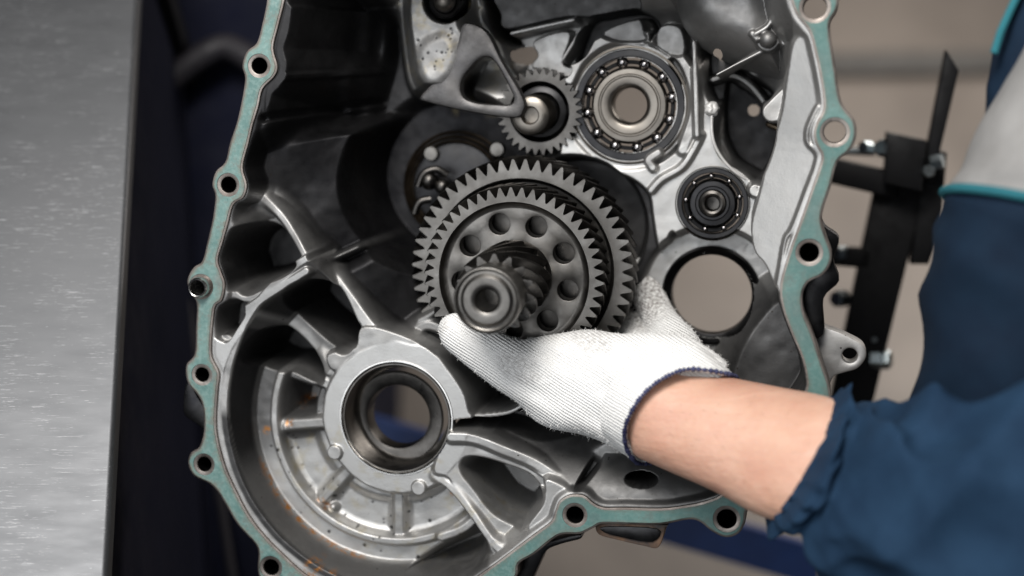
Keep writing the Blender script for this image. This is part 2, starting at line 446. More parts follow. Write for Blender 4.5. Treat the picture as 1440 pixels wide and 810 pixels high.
def dome(c, r, hb, ht, p=2., **kw):
    q = HF.ab(c[0], c[1], hb); sl = win(np.array([q - r, q + r]), 2)
    d = np.hypot(A[sl] - q[0], B[sl] - q[1]) / r
    H[sl] = np.maximum(H[sl], np.where(d < 1, hb + (ht - hb) * np.clip(1 - d ** p, 0, 1) ** .5, -1e3))

# base wall coming down from the joint face all round
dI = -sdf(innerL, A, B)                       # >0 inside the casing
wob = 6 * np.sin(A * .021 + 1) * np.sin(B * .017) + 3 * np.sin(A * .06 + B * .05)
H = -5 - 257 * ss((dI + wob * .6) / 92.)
DK[:] = .0
# the upper left wall is dark with oil; the far upper inside is darkened too
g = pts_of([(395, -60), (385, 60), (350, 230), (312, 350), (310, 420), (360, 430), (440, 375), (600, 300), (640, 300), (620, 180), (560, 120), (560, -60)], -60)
d = sdf(g, A, B); DK = np.maximum(DK, .95 * (1 - ss((d + 10) / 40)))
# long faint bands on that wall
for x0, y0, x1, y1 in ((470, -30, 405, 190), (520, -20, 490, 140)):
    rib([(x0, y0), ((x0 + x1) / 2 - 4, (y0 + y1) / 2), (x1, y1)], -150, 5, 14, mode='set', h1=-170) if 0 else None
def bump_rib(px, dh, hw, w=8, hp=-150):
    p = cr(fab(px, hp), False, 5); sl = win(p, hw + w + 2)
    t = 1 - ss((sd_line(p, A[sl], B[sl], False) - hw) / w); H[sl] += dh * t
bump_rib([(455, -30), (446, 30), (436, 80), (420, 150), (405, 220)], 14, 5, 12, -120)
bump_rib([(545, -30), (535, 40), (528, 90), (512, 150), (505, 200), (520, 240), (550, 270)], 34, 7, 22, -230)
bump_rib([(420, 165), (460, 155), (515, 143)], -12, 2, 6, -170)
bump_rib([(405, 120), (440, 112), (520, 100)], 8, 2, 6, -170)
bump_rib([(470, 8), (520, 5), (560, 0)], -14, 6, 8, -200)

# --- middle floor (behind the gears) and lower right bay
land([(600, 300), (700, 260), (900, 240), (1060, 260), (1090, 420), (1110, 520), (1060, 620), (960, 700), (830, 700), (760, 640), (640, 590), (590, 470), (470, 400)], -225, 40, hp=-200, gr=.94)
land([(700, 600), (800, 600), (900, 590), (1010, 640), (1000, 700), (930, 713), (850, 713), (800, 692), (740, 660), (690, 635)], lambda a, b, X: -12 - 95 * ss((b - HF.ab(850, 714)[1]) / 130.), 16, hp=-20, gr=.72)
# slanted floor between the two joint faces on the left: the plane rises to the ridge line
aQ = HF.ab(455, 372, -70)[0]
land([(455, 374), (530, 338), (610, 298), (700, 290), (720, 400), (700, 520), (655, 560), (605, 485), (560, 470), (515, 430)], lambda a, b, X: -78 - 110 * ss((a - aQ) / 230.), 26, hp=-120, gr=.96)
rib([(578, 470), (598, 458), (618, 462)], -98, 4, 24, gr=.35)
rib([(590, 452), (606, 442), (618, 434)], -100, 1.5, 12, gr=.35)
aL, aR = HF.ab(350, 300, -60)[0], HF.ab(620, 300, -170)[0]
land([(352, 240), (420, 205), (540, 190), (600, 230), (612, 296), (530, 333), (450, 364), (405, 305), (365, 274)], lambda a, b, X: -50 - 135 * np.clip((a - aL) / (aR - aL), 0, 1) + 4 * np.sin(a * .05) * np.sin(b * .04), 34, hp=-110, gr=.97)

# --- lower left bell: concentric rings round the big bore
BC = (557, 588)
c0 = HF.ab(*BC, 0); cH = HF.ab(*BC, -45); cF = HF.ab(*BC, -85)
R0 = np.hypot(A - c0[0], B - c0[1]) / 1.026; RH = np.hypot(A - cH[0], B - cH[1]) / 1.046; RF = np.hypot(A - cF[0], B - cF[1]) / 1.062
angH = np.degrees(np.arctan2(B - cH[1], A - cH[0]))          # 0 right, 90 up, 180 left, -90 down
# flat land between flange and bell circle
left = ((angH > 118) | (angH < -28))
def wedge(lo, hi, soft=4, ang=None):
    a = angH if ang is None else ang
    lo_, hi_ = lo, hi
    x = (a - lo_) % 360; span = (hi_ - lo_) % 360
    return ss(np.minimum(x / soft, (span - x) / soft)) * (x < span)
lw = wedge(114, 340, 3)
t = lw * (1 - ss((R0 - 262) / 8))
H = H * (1 - t) + (-5) * t
# rim land beside the bell circle, upper left arc and down the left side
land([(345, 432), (380, 408), (428, 378), (432, 385), (390, 414), (352, 452), (325, 490), (311, 530), (306, 560), (298, 520), (297, 478), (318, 482), (334, 462), (345, 447)], -4, 2.5, mach=1., gr=0)
# bell wall then floor
inb = lw * (R0 < 253)
sw = np.clip((253 - R0) / np.maximum((253 - R0) + np.maximum(RF - 205, 0), 1.), 0, 1); wall = -5 - 60 * sw ** 1.1 - 7 * ss((205 - RF) / 4.)
H = np.where(inb > 0, H * (1 - inb) + wall * inb, H)
DK = np.where((R0 < 256) & (lw > 0), 0.0, DK)
DKw = ss((253 - R0) / 3) * (1 - ss((207 - RF) / 5)) * lw
DK = np.maximum(DK, .85 * wedge(176, 325, 5) * (1 - ss((np.abs(R0 - 256) - 4) / 3)))
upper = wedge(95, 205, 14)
DK = np.maximum(DK, DKw * (.62 + .33 * upper))
DK = np.maximum(DK, upper * (R0 < 250) * .62)
# upper ridge of the bell going right: casing ridge to the gears
rib([(430, 382), (470, 362), (530, 333), (600, 298)], -58, 1.0, 9, h1=-165, gr=.7)
rib([(345, 434), (388, 408), (430, 382)], -4, 4, 5, mach=1., gr=0)
# hub: annular land
t = (1 - ss((RH - 107) / 9.))
H = H * (1 - t) + np.maximum(H, -46) * t; H = np.where(RH < 107, -46, H); DK = np.where(RH < 116, 0, DK)
MACH = np.maximum(MACH, 1 - ss((RH - 105) / 2.5)); MACH = np.maximum(MACH, .5 * (1 - ss((RF - 203) / 3)) * wedge(185, 330, 6))
# circular ridge, left and lower arc
rw = wedge(150, 322, 6)
d = np.abs(RF - 171) - 3.5
t = (1 - ss(d / 7.)) * rw; H = H + (np.maximum(-56, H) - H) * t; DK = DK * (1 - t)
# soft bowls between hub and ridge, and outside the ridge
def bowl(r0, r1, a0, a1, depth, soft=9):
    x = (angH - a0) % 360; span = (a1 - a0) % 360
    arc = np.minimum(x, span - x) * np.pi / 180 * RF
    e = np.minimum(np.minimum(RF - r0, r1 - RF), arc)
    e = np.where(x < span, e, -1)
    global H
    H = H - depth * ss(e / soft) * (e > 0)
for a0, a1 in ((190, 226), (229, 267), (271, 312)): bowl(108, 168, a0, a1, 6, 15)
for a0, a1 in ((163, 185),): bowl(112, 163, a0, a1, 75, 20)
# radial ribs
def pol(ang, r): 
    a = math.radians(ang); q = cH + r * 1.05 * np.array([math.cos(a), math.sin(a)]); return q
def ribab(p, h, hw, w, h1=None, **kw):
    p = np.array(p); sl = win(p, hw + w + 2); hh = h
    if h1 is not None:
        e = p[-1] - p[0]; l = e @ e
        hh = lambda aa, bb, X: h + (h1 - h) * np.clip(((aa - p[0][0]) * e[0] + (bb - p[0][1]) * e[1]) / l, 0, 1)
    put(sl, sd_line(p, A[sl], B[sl], False) - hw, w, hh, 'max', **kw)
for ang, ra, rb_, ha, hb in ((157, 104, 172, -50, -58), (187, 104, 172, -58, -66), (227.5, 104, 170, -60, -64), (269, 104, 172, -62, -66)):
    ribab([pol(ang, ra), pol(ang, rb_)], ha, 5, 9, hb, gr=0)
for ang, ra, rb_, ha, hb in ((188, 172, 203, -62, -80), (234, 172, 200, -66, -82), (270, 172, 204, -72, -84)):
    ribab([pol(ang, ra), pol(ang, rb_)], ha, 2, 9, hb)
# spokes and the bright web above the hub
land([(508, 462), (545, 466), (600, 492), (640, 545), (662, 586), (640, 590), (600, 520), (555, 490), (500, 500), (470, 520), (462, 500), (500, 490)], -46, 7, gr=0, mode='max')
land([(575, 486), (604, 494), (643, 543), (660, 586), (634, 588), (620, 540), (590, 505), (556, 482)], -46, 3, mach=1, gr=0)
rib([(462, 385), (490, 418), (520, 455), (545, 480)], -66, 7, 16, h1=-48, gr=0.1)
rib([(392, 430), (430, 458), (465, 492), (485, 510)], -128, 5, 15, h1=-50, gr=0.2)
rib([(462, 385), (450, 372), (444, 362)], -80, 5, 12, gr=.5)
# deep windows, with shade painted on their walls and floors
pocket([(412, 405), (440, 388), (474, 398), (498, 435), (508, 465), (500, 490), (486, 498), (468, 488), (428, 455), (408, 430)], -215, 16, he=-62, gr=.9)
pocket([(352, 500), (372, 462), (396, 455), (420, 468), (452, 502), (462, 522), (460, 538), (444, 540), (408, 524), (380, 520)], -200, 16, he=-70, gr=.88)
DK = np.maximum(DK, .72 * wedge(140, 187, 5) * ss((RF - 176) / 7.) * (R0 < 250))
# arch pocket beneath the upper left rib
land([(325, 290), (365, 272), (400, 296), (425, 335), (450, 366), (430, 382), (385, 408), (345, 432), (316, 424), (312, 380), (318, 330)], lambda a, b, X: np.maximum(X, -70), 22, hp=-60, gr=.55)
rib([(362, 272), (395, 298), (422, 332), (446, 368)], -58, 3.5, 11, h1=-22, gr=0.05)
rib([(440, 372), (400, 394), (350, 420), (320, 400)], -20, 3, 12, h1=-10, gr=.3)
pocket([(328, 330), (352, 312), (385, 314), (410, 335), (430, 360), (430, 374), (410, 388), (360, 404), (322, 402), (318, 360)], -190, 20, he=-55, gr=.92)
pocket([(316, 424), (334, 420), (347, 430), (344, 446), (330, 470), (315, 480), (304, 470), (302, 440)], -85, 9, he=-12, gr=.75)
disc((318, 480), 9, -20, 8, 'max')
# web right of the hub: dark hollow and lip
pocket([(600, 478), (625, 490), (668, 535), (725, 562), (735, 572), (690, 580), (664, 582), (652, 548), (618, 500)], -120, 18, he=-60, gr=.35)
rib([(662, 586), (690, 584), (716, 580), (735, 570)], -58, 2.5, 5, gr=0)
pocket([(638, 590), (700, 588), (830, 600), (830, 610), (760, 625), (700, 610), (640, 606)], -170, 8, he=-50, gr=.75)
# lower right lobe: land with a deep window
land([(634, 614), (668, 616), (700, 628), (745, 645), (775, 664), (800, 694), (780, 712), (775, 733), (740, 760), (700, 785), (690, 745), (650, 700), (630, 670), (612, 660)], -40, 9, gr=0, mode='max')
rib([(634, 615), (665, 617), (705, 632), (752, 652), (780, 672), (802, 694)], -30, 5, 9, gr=0)
land([(770, 676), (800, 694), (784, 712), (776, 733), (752, 750), (745, 738), (765, 712), (768, 692)], -12, 8, mach=.5)
pocket([(645, 652), (655, 641), (680, 642), (725, 656), (750, 668), (766, 690), (768, 704), (756, 722), (742, 738), (734, 745), (715, 738), (690, 722), (665, 690), (648, 668)], -175, 22, he=-40, gr=.45)
rib([(612, 668), (640, 690), (668, 722), (700, 762), (720, 770)], -44, 4, 9, h1=-20, gr=0)
rib([(672, 716), (672, 725), (650, 745), (620, 756)], -50, 4, 8, gr=0)
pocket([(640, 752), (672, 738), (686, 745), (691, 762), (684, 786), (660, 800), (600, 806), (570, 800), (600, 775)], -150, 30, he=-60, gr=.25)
disc((697, 770), 6, -24, 14, 'max')
# groove and drain hole in the lower bay
pocket([(806, 690), (815, 668), (836, 636), (846, 640), (842, 660), (820, 688), (812, 696)], -70, 7, he=-22, gr=.8)
rib([(846, 636), (858, 628), (900, 610)], -60, 5, 16, gr=.3)
# three driver-pin pads on the hub
for c in ((469.5, 637), (588, 687)): disc(c, 10, -40, 1.6, gr=0, mach=.3)
# --- pits along the bell
for _ in range(40):
    an = math.radians(random.uniform(188, 318)); r = random.uniform(118, 212)
    q = cF + r * np.array([math.cos(an), math.sin(an)]); rr = random.choice([.3, .5, .8, 1.6])
    sl = win(np.array([q, q]), 6); put(sl, np.hypot(A[sl] - q[0], B[sl] - q[1]) - rr, 2, lambda a, b, X: X - .4, 'set', gr=.95)
YE += ss((240 - R0) / 20) * wedge(185, 325, 8)
ST += (1 - ss((np.abs(RF - 204) - .5) / 2.4)) * wedge(196, 258, 8)
def blot(c, rx, h=-80, s=.9):
    q = HF.ab(*c, h); sl = win(np.array([q, q]), rx * 2)
    d = np.hypot(A[sl] - q[0], B[sl] - q[1]); ST[sl] = np.maximum(ST[sl], s * (1 - ss((d - rx * .5) / (rx * .8))))
for c, r in (((456, 700), 7), ((464, 708), 6), ((418, 570), 9), ((412, 592), 7), ((378, 603), 7), ((462, 780), 14), ((486, 790), 8), ((636, 694), 4)): blot(c, r)

# --- upper right: bearing deck
land([(800, 190), (840, 225), (900, 232), (905, 236), (925, 232), (950, 215), (978, 185), (985, 100), (1000, 70), (1005, 140), (1003, 200), (1020, 232), (1050, 250), (1066, 276), (1060, 320), (1064, 352),
      (1056, 362), (1047, 358), (1052, 345), (1038, 338), (1015, 346), (975, 338), (958, 332), (946, 323), (938, 333), (938, 345), (928, 348), (920, 305), (914, 272), (890, 250), (860, 240), (820, 236), (790, 222)],
     -196, 7, gr=0, mach=.6)
disc((885, 148), 86, -200, 8, gr=.15, hp=-200)
rib([(800, 112), (816, 82), (848, 58), (890, 50), (934, 60), (958, 86), (974, 116), (977, 160), (960, 210)], -186, 6, 7, gr=.1)
rib([(915, 268), (930, 252), (958, 235), (975, 210), (985, 190)], -184, 3, 5, gr=0)
rib([(918, 236), (912, 225), (925, 215)], -184, 4, 5, gr=0)
rib([(976, 60), (978, 120), (980, 190)], -172, 2.5, 6, gr=0.2)
pocket([(938, 84), (948, 80), (960, 96), (966, 116), (956, 118), (944, 100)], -222, 5, he=-186)
# recess where the gear runs
disc((808, 320), 92, -300, 14, 'min', gr=.9, hp=-225)
disc((1000, 290), 62, -196, 6, 'max')
# lower right bore surround
disc((1000, 415), 92, -235, 12, gr=.25, hp=-230)
rib([(1092, 420), (1086, 450), (1070, 475), (1052, 488)], -215, 3, 7, gr=0)
land([(1060, 470), (1105, 430), (1125, 500), (1131, 552), (1080, 610), (1030, 600), (1030, 540)], lambda a, b, X: -130 + 0 * a, 44, hp=-100, gr=.8)
# silver inner wall down the right flange
WL = cr(fab([(1140, -20), (1142, 60), (1150, 140), (1152, 220), (1124, 320), (1100, 400), (1095, 440)], -8), False, 5)
land([(1118, 60), (1136, 60), (1144, 100), (1152, 150), (1140, 190), (1150, 225), (1136, 275), (1118, 322), (1108, 350), (1096, 400), (1078, 370), (1062, 350), (1058, 315), (1068, 275), (1082, 220), (1100, 160), (1108, 110)],
     lambda a, b, X: -12 - .42 * np.maximum(0, sd_line(WL, a, b, False)), 8, hp=-50, gr=0, mach=.85)
rib([(1150, 150), (1137, 178), (1136, 200), (1150, 222), (1132, 275), (1114, 322), (1104, 340), (1094, 400)], -7, 1.0, 4, gr=.25)
# dark cavity between
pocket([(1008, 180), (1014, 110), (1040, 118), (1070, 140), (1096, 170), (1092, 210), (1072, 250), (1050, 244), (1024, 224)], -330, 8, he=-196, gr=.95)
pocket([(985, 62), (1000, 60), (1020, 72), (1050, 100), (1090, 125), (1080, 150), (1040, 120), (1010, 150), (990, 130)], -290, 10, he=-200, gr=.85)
rib([(1002, 112), (1030, 106), (1055, 120), (1076, 146)], -235, 3, 6, gr=.4)
# big tapering barrel, top right
p = pts_of([(940, -60), (950, 20), (975, 60), (1020, 88), (1070, 104), (1098, 112), (1112, 90), (1118, 40), (1110, -20), (1100, -60)], -150)
sl = win(p, 30); dd = sdf(p, A[sl], B[sl]); H[sl] = np.where(dd < 0, np.maximum(H[sl], -225 + 125 * np.sqrt(np.clip(1 - (1 + np.clip(dd, -62, 0) / 62) ** 2, 0, 1))), H[sl])
DK[sl] = np.where(dd < 0, .35, DK[sl])
p = pts_of([(1108, 30), (1120, 60), (1124, 110), (1114, 118), (1104, 100), (1100, 60)], -80)
sl = win(p, 30); dd = sdf(p, A[sl], B[sl]); H[sl] = np.where(dd < 0, np.maximum(H[sl], -120 + 60 * np.sqrt(np.clip(-dd / 13, 0, 1))), H[sl])
disc((1080, 56), 15, -104, 5, 'max', gr=.5); dome((1080, 55), 12, -100, -86)
rib([(1062, 48), (1078, 38), (1086, 26)], -92, 1.6, 4, gr=0); rib([(1058, 47), (1064, 54)], -94, 2.5, 4, gr=0); rib([(1098, 44), (1102, 60)], -92, 2.5, 4, gr=0)
rib([(1008, 105), (1040, 88), (1070, 73)], -112, 1.4, 3.5, gr=0)
# bosses on the right
rib([(1086, 158), (1100, 144), (1118, 128)], -120, 13, 9, gr=0)
rib([(1062, 268), (1085, 276)], -150, 8, 7, gr=0)
# --- upper middle: webs and the triangular gusset
gp = pts_of([(560, -30), (650, -30), (668, 28), (690, 56), (700, 90), (690, 140), (650, 150), (600, 144), (578, 132), (562, 90)], -150); sl = win(gp, 30)
gd = sdf(gp, A[sl], B[sl]); put(sl, gd, 26, lambda a, b, X: -196 + 52 * ss(-gd / 30.), 'set', gr=.42, ye=1.)
land([(600, 70), (625, 60), (632, 84), (612, 110), (598, 96)], lambda a, b, X: X + 7, 22, hp=-140)
pocket([(650, 96), (662, 78), (698, 78), (728, 140), (716, 156), (668, 152), (640, 138), (636, 112)], -262, 12, he=-150)
land([(680, 92), (700, 88), (728, 140), (712, 152), (668, 146)], lambda a, b, X: -238 + 34 * ss((HF.ab(690, 95, -215)[1] - b) / 50.), 12, hp=-215, gr=0, mode='max')
for _bl in ((676, 146), (690, 149), (706, 150)): blot(_bl, 5, -205, .8)
for _ in range(26):
    q = HF.ab(random.gauss(632, 18), random.gauss(70, 24), -150); rr = random.choice([.5, .9, 1.3]); sl = win(np.array([q, q]), 5); put(sl, np.hypot(A[sl] - q[0], B[sl] - q[1]) - rr, 1.6, lambda a, b, X: X - .5, 'set', gr=.95)
disc((626, 2), 27, -200, 5, 'min', gr=1, hp=-150)
pocket([(686, -60), (700, 20), (720, 60), (700, 60), (680, 30), (668, -60)], -330, 8, he=-170, gr=.95)
land([(700, -20), (840, -20), (900, 0), (880, 25), (800, 22), (715, 40), (705, 20)], -215, 8, gr=.85)
rib([(719, 47), (760, 38), (806, 28)], -190, 2.2, 4, gr=0)
rib([(791, 84), (806, 60), (820, 38)], -200, 2.2, 4, gr=0)
land([(752, 58), (800, 46), (790, 88), (806, 98), (795, 108), (760, 100), (748, 92), (757, 78)], -228, 5, gr=0)
land([(850, 45), (895, 26), (905, 48), (905, 56), (870, 56)], -206, 6, gr=.55)
land([(930, 38), (956, 40), (962, 72), (946, 76), (925, 62)], -200, 6, gr=.35)
pocket([(820, 30), (850, 18), (900, 12), (925, 30), (915, 60), (905, 28), (850, 44), (826, 80), (805, 92), (800, 86)], -290, 6, he=-200, gr=.9)
# left hollow with the drum
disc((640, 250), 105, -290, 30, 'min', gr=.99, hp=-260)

# --- holes right through
def kill(c, r, h):
    q = HF.ab(c[0], c[1], h); r = r * (D - HF.W(q[0], q[1], h)[2]) / D; KILL[np.hypot(A - q[0], B - q[1]) < r] = True
kill(BC, 79, -46); kill((885, 148), 66, -205); kill((1000, 415), 60, -232); kill((1002, 286), 44, -196)
kill((1017, 79), 6, -290); kill((1060, 155), 7.5, -330)
kpoly = pts_of([(728, 74), (748, 66), (757, 80), (748, 90), (732, 88)], -262); KILL |= inside(kpoly, A, B)
qd_ = HF.ab(903, 672, -40); sl = win(np.array([qd_, qd_]), 40)
put(sl, (np.hypot((A[sl] - qd_[0]) / 22, (B[sl] - qd_[1]) / 9.5) - 1) * 10 + 2, 3, -140, 'min', gr=1)
# low-frequency unevenness of a sand casting
#uneven = .8 * np.sin(A * .11 + .6 * np.sin(B * .09)) * np.sin(B * .13 + 1) + .35 * np.sin(A * .31 + B * .17) * np.sin(B * .29)
def vnoise(cell, seed):
    r_ = np.random.default_rng(seed); x = (A - aa0) / cell; y = (B - bb0) / cell
    g = r_.uniform(-1, 1, (int(y.max()) + 3, int(x.max()) + 3)); i = y.astype(int); j = x.astype(int); fx = ss(x - j); fy = ss(y - i)
    return (g[i, j] * (1 - fx) + g[i, j + 1] * fx) * (1 - fy) + (g[i + 1, j] * (1 - fx) + g[i + 1, j + 1] * fx) * fy
H += (1.3 * vnoise(47, 1) + .8 * vnoise(23, 2) + .35 * vnoise(11, 3)) * (1 - MACH)
# clip to the casing outline (middle of the flange band)
mid = -3.0
keep = (sdf(innerL, A, B) < 7) & ~KILL
near = dI < 1
t = ss((dI - 1) / 9.); H = np.minimum(-4.5, -5 * (1 - t) + H * t)
ny, nx = A.shape
Vg = HF.W(A, B, H).reshape(-1, 3)
k4 = keep[:-1, :-1] & keep[1:, :-1] & keep[:-1, 1:] & keep[1:, 1:]
ii, jj = np.nonzero(k4); v0 = ii * nx + jj
Fg = np.stack([v0, v0 + 1, v0 + nx + 1, v0 + nx], 1)
used = np.zeros(ny * nx, bool); used[Fg.ravel()] = True
remap = np.cumsum(used) - 1
casing = Thing('transmission_housing', 'open cast aluminium gearbox housing with teal sealant around its joint face, filling the photo', 'gearbox housing', HF.W(0, 0, -260))
mk('cast_shell', Vg[used], remap[Fg], 'cast', casing, angle=0,
   attrs={'machined': MACH.ravel()[used], 'grime_shade': np.clip(DK, 0, 1).ravel()[used], 'stain': np.clip(ST, 0, 1).ravel()[used], 'yellow': np.clip(YE, 0, 1).ravel()[used]})
# flange
holes = [circ(HF.ab(u, v, 0), r, 36) for u, v, r in EYES]
fl_o = plate('flange', HF, [outerL, innerL] + holes, -0.6, 52, 'flange', casing, bev=1.6)
# sealant bead sheet on the joint face
def inset_plate():
    V, F = plate_data([outerL, innerL] + [circ(HF.ab(u, v, 0), r + 2.4, 36) for u, v, r in EYES], 1.0, .3, -3.3, 1)
    return V, F
V, F = inset_plate()
o = mk('tmp', HF.W(V[:, 0], V[:, 1], V[:, 2] + .7), F, 'gasket', casing, angle=35)
# triangulate finely so wear can be placed per vertex
bm = bmesh.new(); bm.from_mesh(o.data)
bmesh.ops.remove_doubles(bm, verts=bm.verts, dist=1e-7)
bmesh.ops.triangulate(bm, faces=[f for f in bm.faces if len(f.verts) > 3])
for _ in range(3):
    ed = [e for e in bm.edges if e.calc_length() > 8 * S]
    if ed: bmesh.ops.subdivide_edges(bm, edges=ed, cuts=1)
    bmesh.ops.triangulate(bm, faces=[f for f in bm.faces if len(f.verts) > 3])
bm.to_mesh(o.data); bm.free(); o.name = 'gasket'; o.data.name = 'gasket'
co = np.zeros(len(o.data.vertices) * 3); o.data.vertices.foreach_get('co', co); co = co.reshape(-1, 3) / S + casing.origin
ca = co @ HF.e1; cb = co @ HF.e2
worn = np.zeros(len(co))
for u, v, r, s_ in ((347, 262, 10, .8), (808, 716, 20, .95), (836, 728, 8, .8), (1138, 355, 24, .45), (1150, 300, 26, .55), (1154, 90, 18, .55), (1130, 470, 30, .6), (1150, 400, 20, .6), (306, 560, 8, .8),
                    (310, 395, 12, .7), (770, 748, 26, .45), (300, 530, 8, .7), (1168, 130, 14, .4), (1120, 430, 20, .6)):
    q = HF.ab(u, v, 0); worn = np.maximum(worn, s_ * (1 - ss((np.hypot(ca - q[0], cb - q[1]) - r * .6) / (r * .8))))
eo = np.minimum(sd_line(outerL, ca, cb, True), sd_line(innerL, ca, cb, True)); edge = 1 - ss((eo - 2.4) / 4.5)
for (u, v, r) in EYES:
    q = HF.ab(u, v, 0); edge = np.maximum(edge, .8 * (1 - ss((np.hypot(ca - q[0], cb - q[1]) - r - 2.0) / 3.5)))
oil = .25 + .5 * ss((ca + 120) / 260)
for nm, a in (('worn', worn), ('edge', edge), ('oil', oil)):
    at = o.data.attributes.new(nm, 'FLOAT', 'POINT'); at.data.foreach_set('value', a.astype(np.float32))
# blind bottoms of the bolt holes on the left and bottom
for (u, v, r) in EYES[:8] + EYES[10:]:
    q = HF.ab(u, v, 0); lathe('bolt_hole', HF, q, [(r + .2, -3), (r - .4, -5), (r - .6, -110), (.1, -118)], 'dark', casing, n=28)
# outer ears and tabs of the casting
def ear(name, px, h, thick, m='cast', holes=(), bev=3):
    lp = [cr(fab(px, h), True, 4)] + [circ(HF.ab(u, v, h), r, 30) for u, v, r in holes]
    return plate(name, HF, lp, h, thick, m, casing, bev=bev)
ear('mounting_ear', [(1136, 458), (1165, 462), (1195, 474), (1214, 486), (1218, 502), (1206, 518), (1188, 524), (1172, 530), (1162, 548), (1140, 540)], -70, 40, holes=[(1195, 500, 10.5)])
ear('side_tab', [(268, 538), (276, 556), (290, 580), (292, 606), (276, 596), (259, 583), (258, 560), (261, 541)], -14, 30, 'dark', bev=1.5)
ear('side_rib', [(1150, 300), (1160, 318), (1180, 335), (1172, 365), (1180, 395), (1158, 420), (1158, 470), (1130, 470), (1125, 400), (1150, 380)], -45, 40, 'dark', bev=2)
ear('lower_rib', [(735, 780), (760, 765), (812, 752), (816, 758), (790, 765), (768, 775), (755, 800), (735, 840), (715, 840)], -40, 50, 'dark', bev=2)
ear('bracket_tab', [(838, 738), (850, 736), (932, 738), (936, 742), (926, 770), (905, 768), (870, 760), (842, 752)], -22, 30, 'rust', bev=2)
ear('tab_plate', [(850, 741), (924, 744), (918, 762), (880, 757), (850, 749)], -19, 4, 'dark', bev=.8)
# bore linings
lathe('bearing_seat', HF, HF.ab(*BC, -46), [(87, -60), (87, -47), (86, -44.2), (84, -44.2), (82.5, -47), (82.2, -60)], 'steel', casing)
lathe('bore_lining', HF, HF.ab(1000, 415, -232), [(76, -238), (75, -229), (72, -227), (68, -232), (64, -236), (61, -238), (60, -260), (62, -275)], 'dark', casing)
lathe('bore_lining', HF, HF.ab(885, 148, -200), [(89, -202), (88, -199), (85, -198), (83.5, -202), (83.5, -240)], 'race', casing)
lathe('bore_lining', HF, HF.ab(1002, 286, -196), [(56, -197), (55, -193), (54, -196), (53.5, -230)], 'race', casing)
gl = [cr(fab([(650, 34), (672, 36), (688, 50), (706, 86), (735, 136), (736, 156), (722, 166), (662, 158), (600, 144), (590, 136), (612, 110), (640, 66)], -140), True, 5),
      cr(fab([(668, 88), (682, 80), (696, 88), (720, 132), (718, 146), (700, 147), (668, 144), (650, 134), (650, 112)], -140), True, 5)]
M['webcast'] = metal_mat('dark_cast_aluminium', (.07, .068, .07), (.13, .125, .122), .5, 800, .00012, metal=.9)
plate('gusset_web', HF, gl, -140, 26, 'webcast', casing, bev=6)
# curled cast seam with a blob end beside the dark cavity
seam = [P(1001, 158, -92), P(1001, 185, -94), P(1006, 206, -96), P(1018, 226, -98), P(1034, 242, -98), P(1050, 252, -98)]
V1 = tube(cr(seam, False, 5), 2.3, 8); 
M['burr'] = metal_mat('rough_cast_burr', (.42, .41, .40), (.60, .59, .57), .55, 900, .0002, metal=.5)
mk('cast_seam', *V1, 'burr', casing)
V, F = ball_data(P(1001, 153, -92), 11, 18, 12); Vn = V + 1.2 * np.sin(V[:, [1, 2, 0]] * .7); Vn[:, 2] = (Vn[:, 2] + 92) * .6 - 92
mk('seam_blob', Vn, F, 'burr', casing, angle=0)

# ================================================================= THINGS IN THE CASING
def bearing(name, label, c, h, ro, ri, nb, br, bore, cage_m='dark', im='race'):
    q = HF.ab(c[0], c[1], h); T = Thing(name, label, 'ball bearing', HF.W(q[0], q[1], h - 40))
    lathe('outer_race', HF, q, [(ro, h - 36), (ro, h - 2), (ro - 1.5, h), (ro - (ro - ri) * .36, h), (ro - (ro - ri) * .42, h - 2), (ro - (ro - ri) * .42, h - 9), (ro - (ro - ri) * .30, h - 18), (ro - (ro - ri) * .42, h - 28)], 'dark', T)
    lathe('inner_race', HF, q, [(ri + 1, h - 26), (ri + 3, h - 8), (ri, h - 1), (ri - 1.5, h + .5), (ri - 8, h + 1), (ri - 9.5, h - 1), (ri - 11, h - 1), (ri - 13, h + 1), (bore + 7, h + 1), (bore + 2.5, h - 1), (bore, h - 5), (bore, h - 40)], im, T)
    rm = (ro - (ro - ri) * .42 + ri + 2) / 2
    lathe('cage', HF, q, [(rm + 3, h - 10), (rm + 2, h - 9), (rm - 2, h - 9), (rm - 3, h - 10), (rm - 3, h - 16), (rm + 3, h - 16)], 'blackpaint', T, close=True)
    b0 = None
    for i in range(nb):
        an = 2 * math.pi * (i + .35) / nb; w_ = HF.W(q[0] + rm * math.cos(an), q[1] + rm * math.sin(an), h - 9)
        if b0 is None:
            V, F = ball_data(np.zeros(3), br); b0 = mk('ball', V + T.origin, F, 'ball', T, angle=0); ob = b0
        else: ob = b0.copy(); sc.collection.objects.link(ob); ob.parent = T.o
        ob.location = Vector([float(x) * S for x in (w_ - T.origin)])
    return T, q
bearing('ball_bearing', 'large open ball bearing with a wide steel inner ring, beside the idler gear', (885, 148), -198, 83, 55, 12, 9.2, 26)
T, q = bearing('ball_bearing', 'small dark ball bearing with a tiny bore, above the big round hole', (1002, 286), -192, 53, 34, 9, 4.4, 17, 'dark', 'dark')
lathe('shaft_tip', HF, q, [(20, -193), (19, -188), (15, -186), (12, -187), (10, -190), (10, -215), (.1, -216)], 'gear_dark', T, n=48)
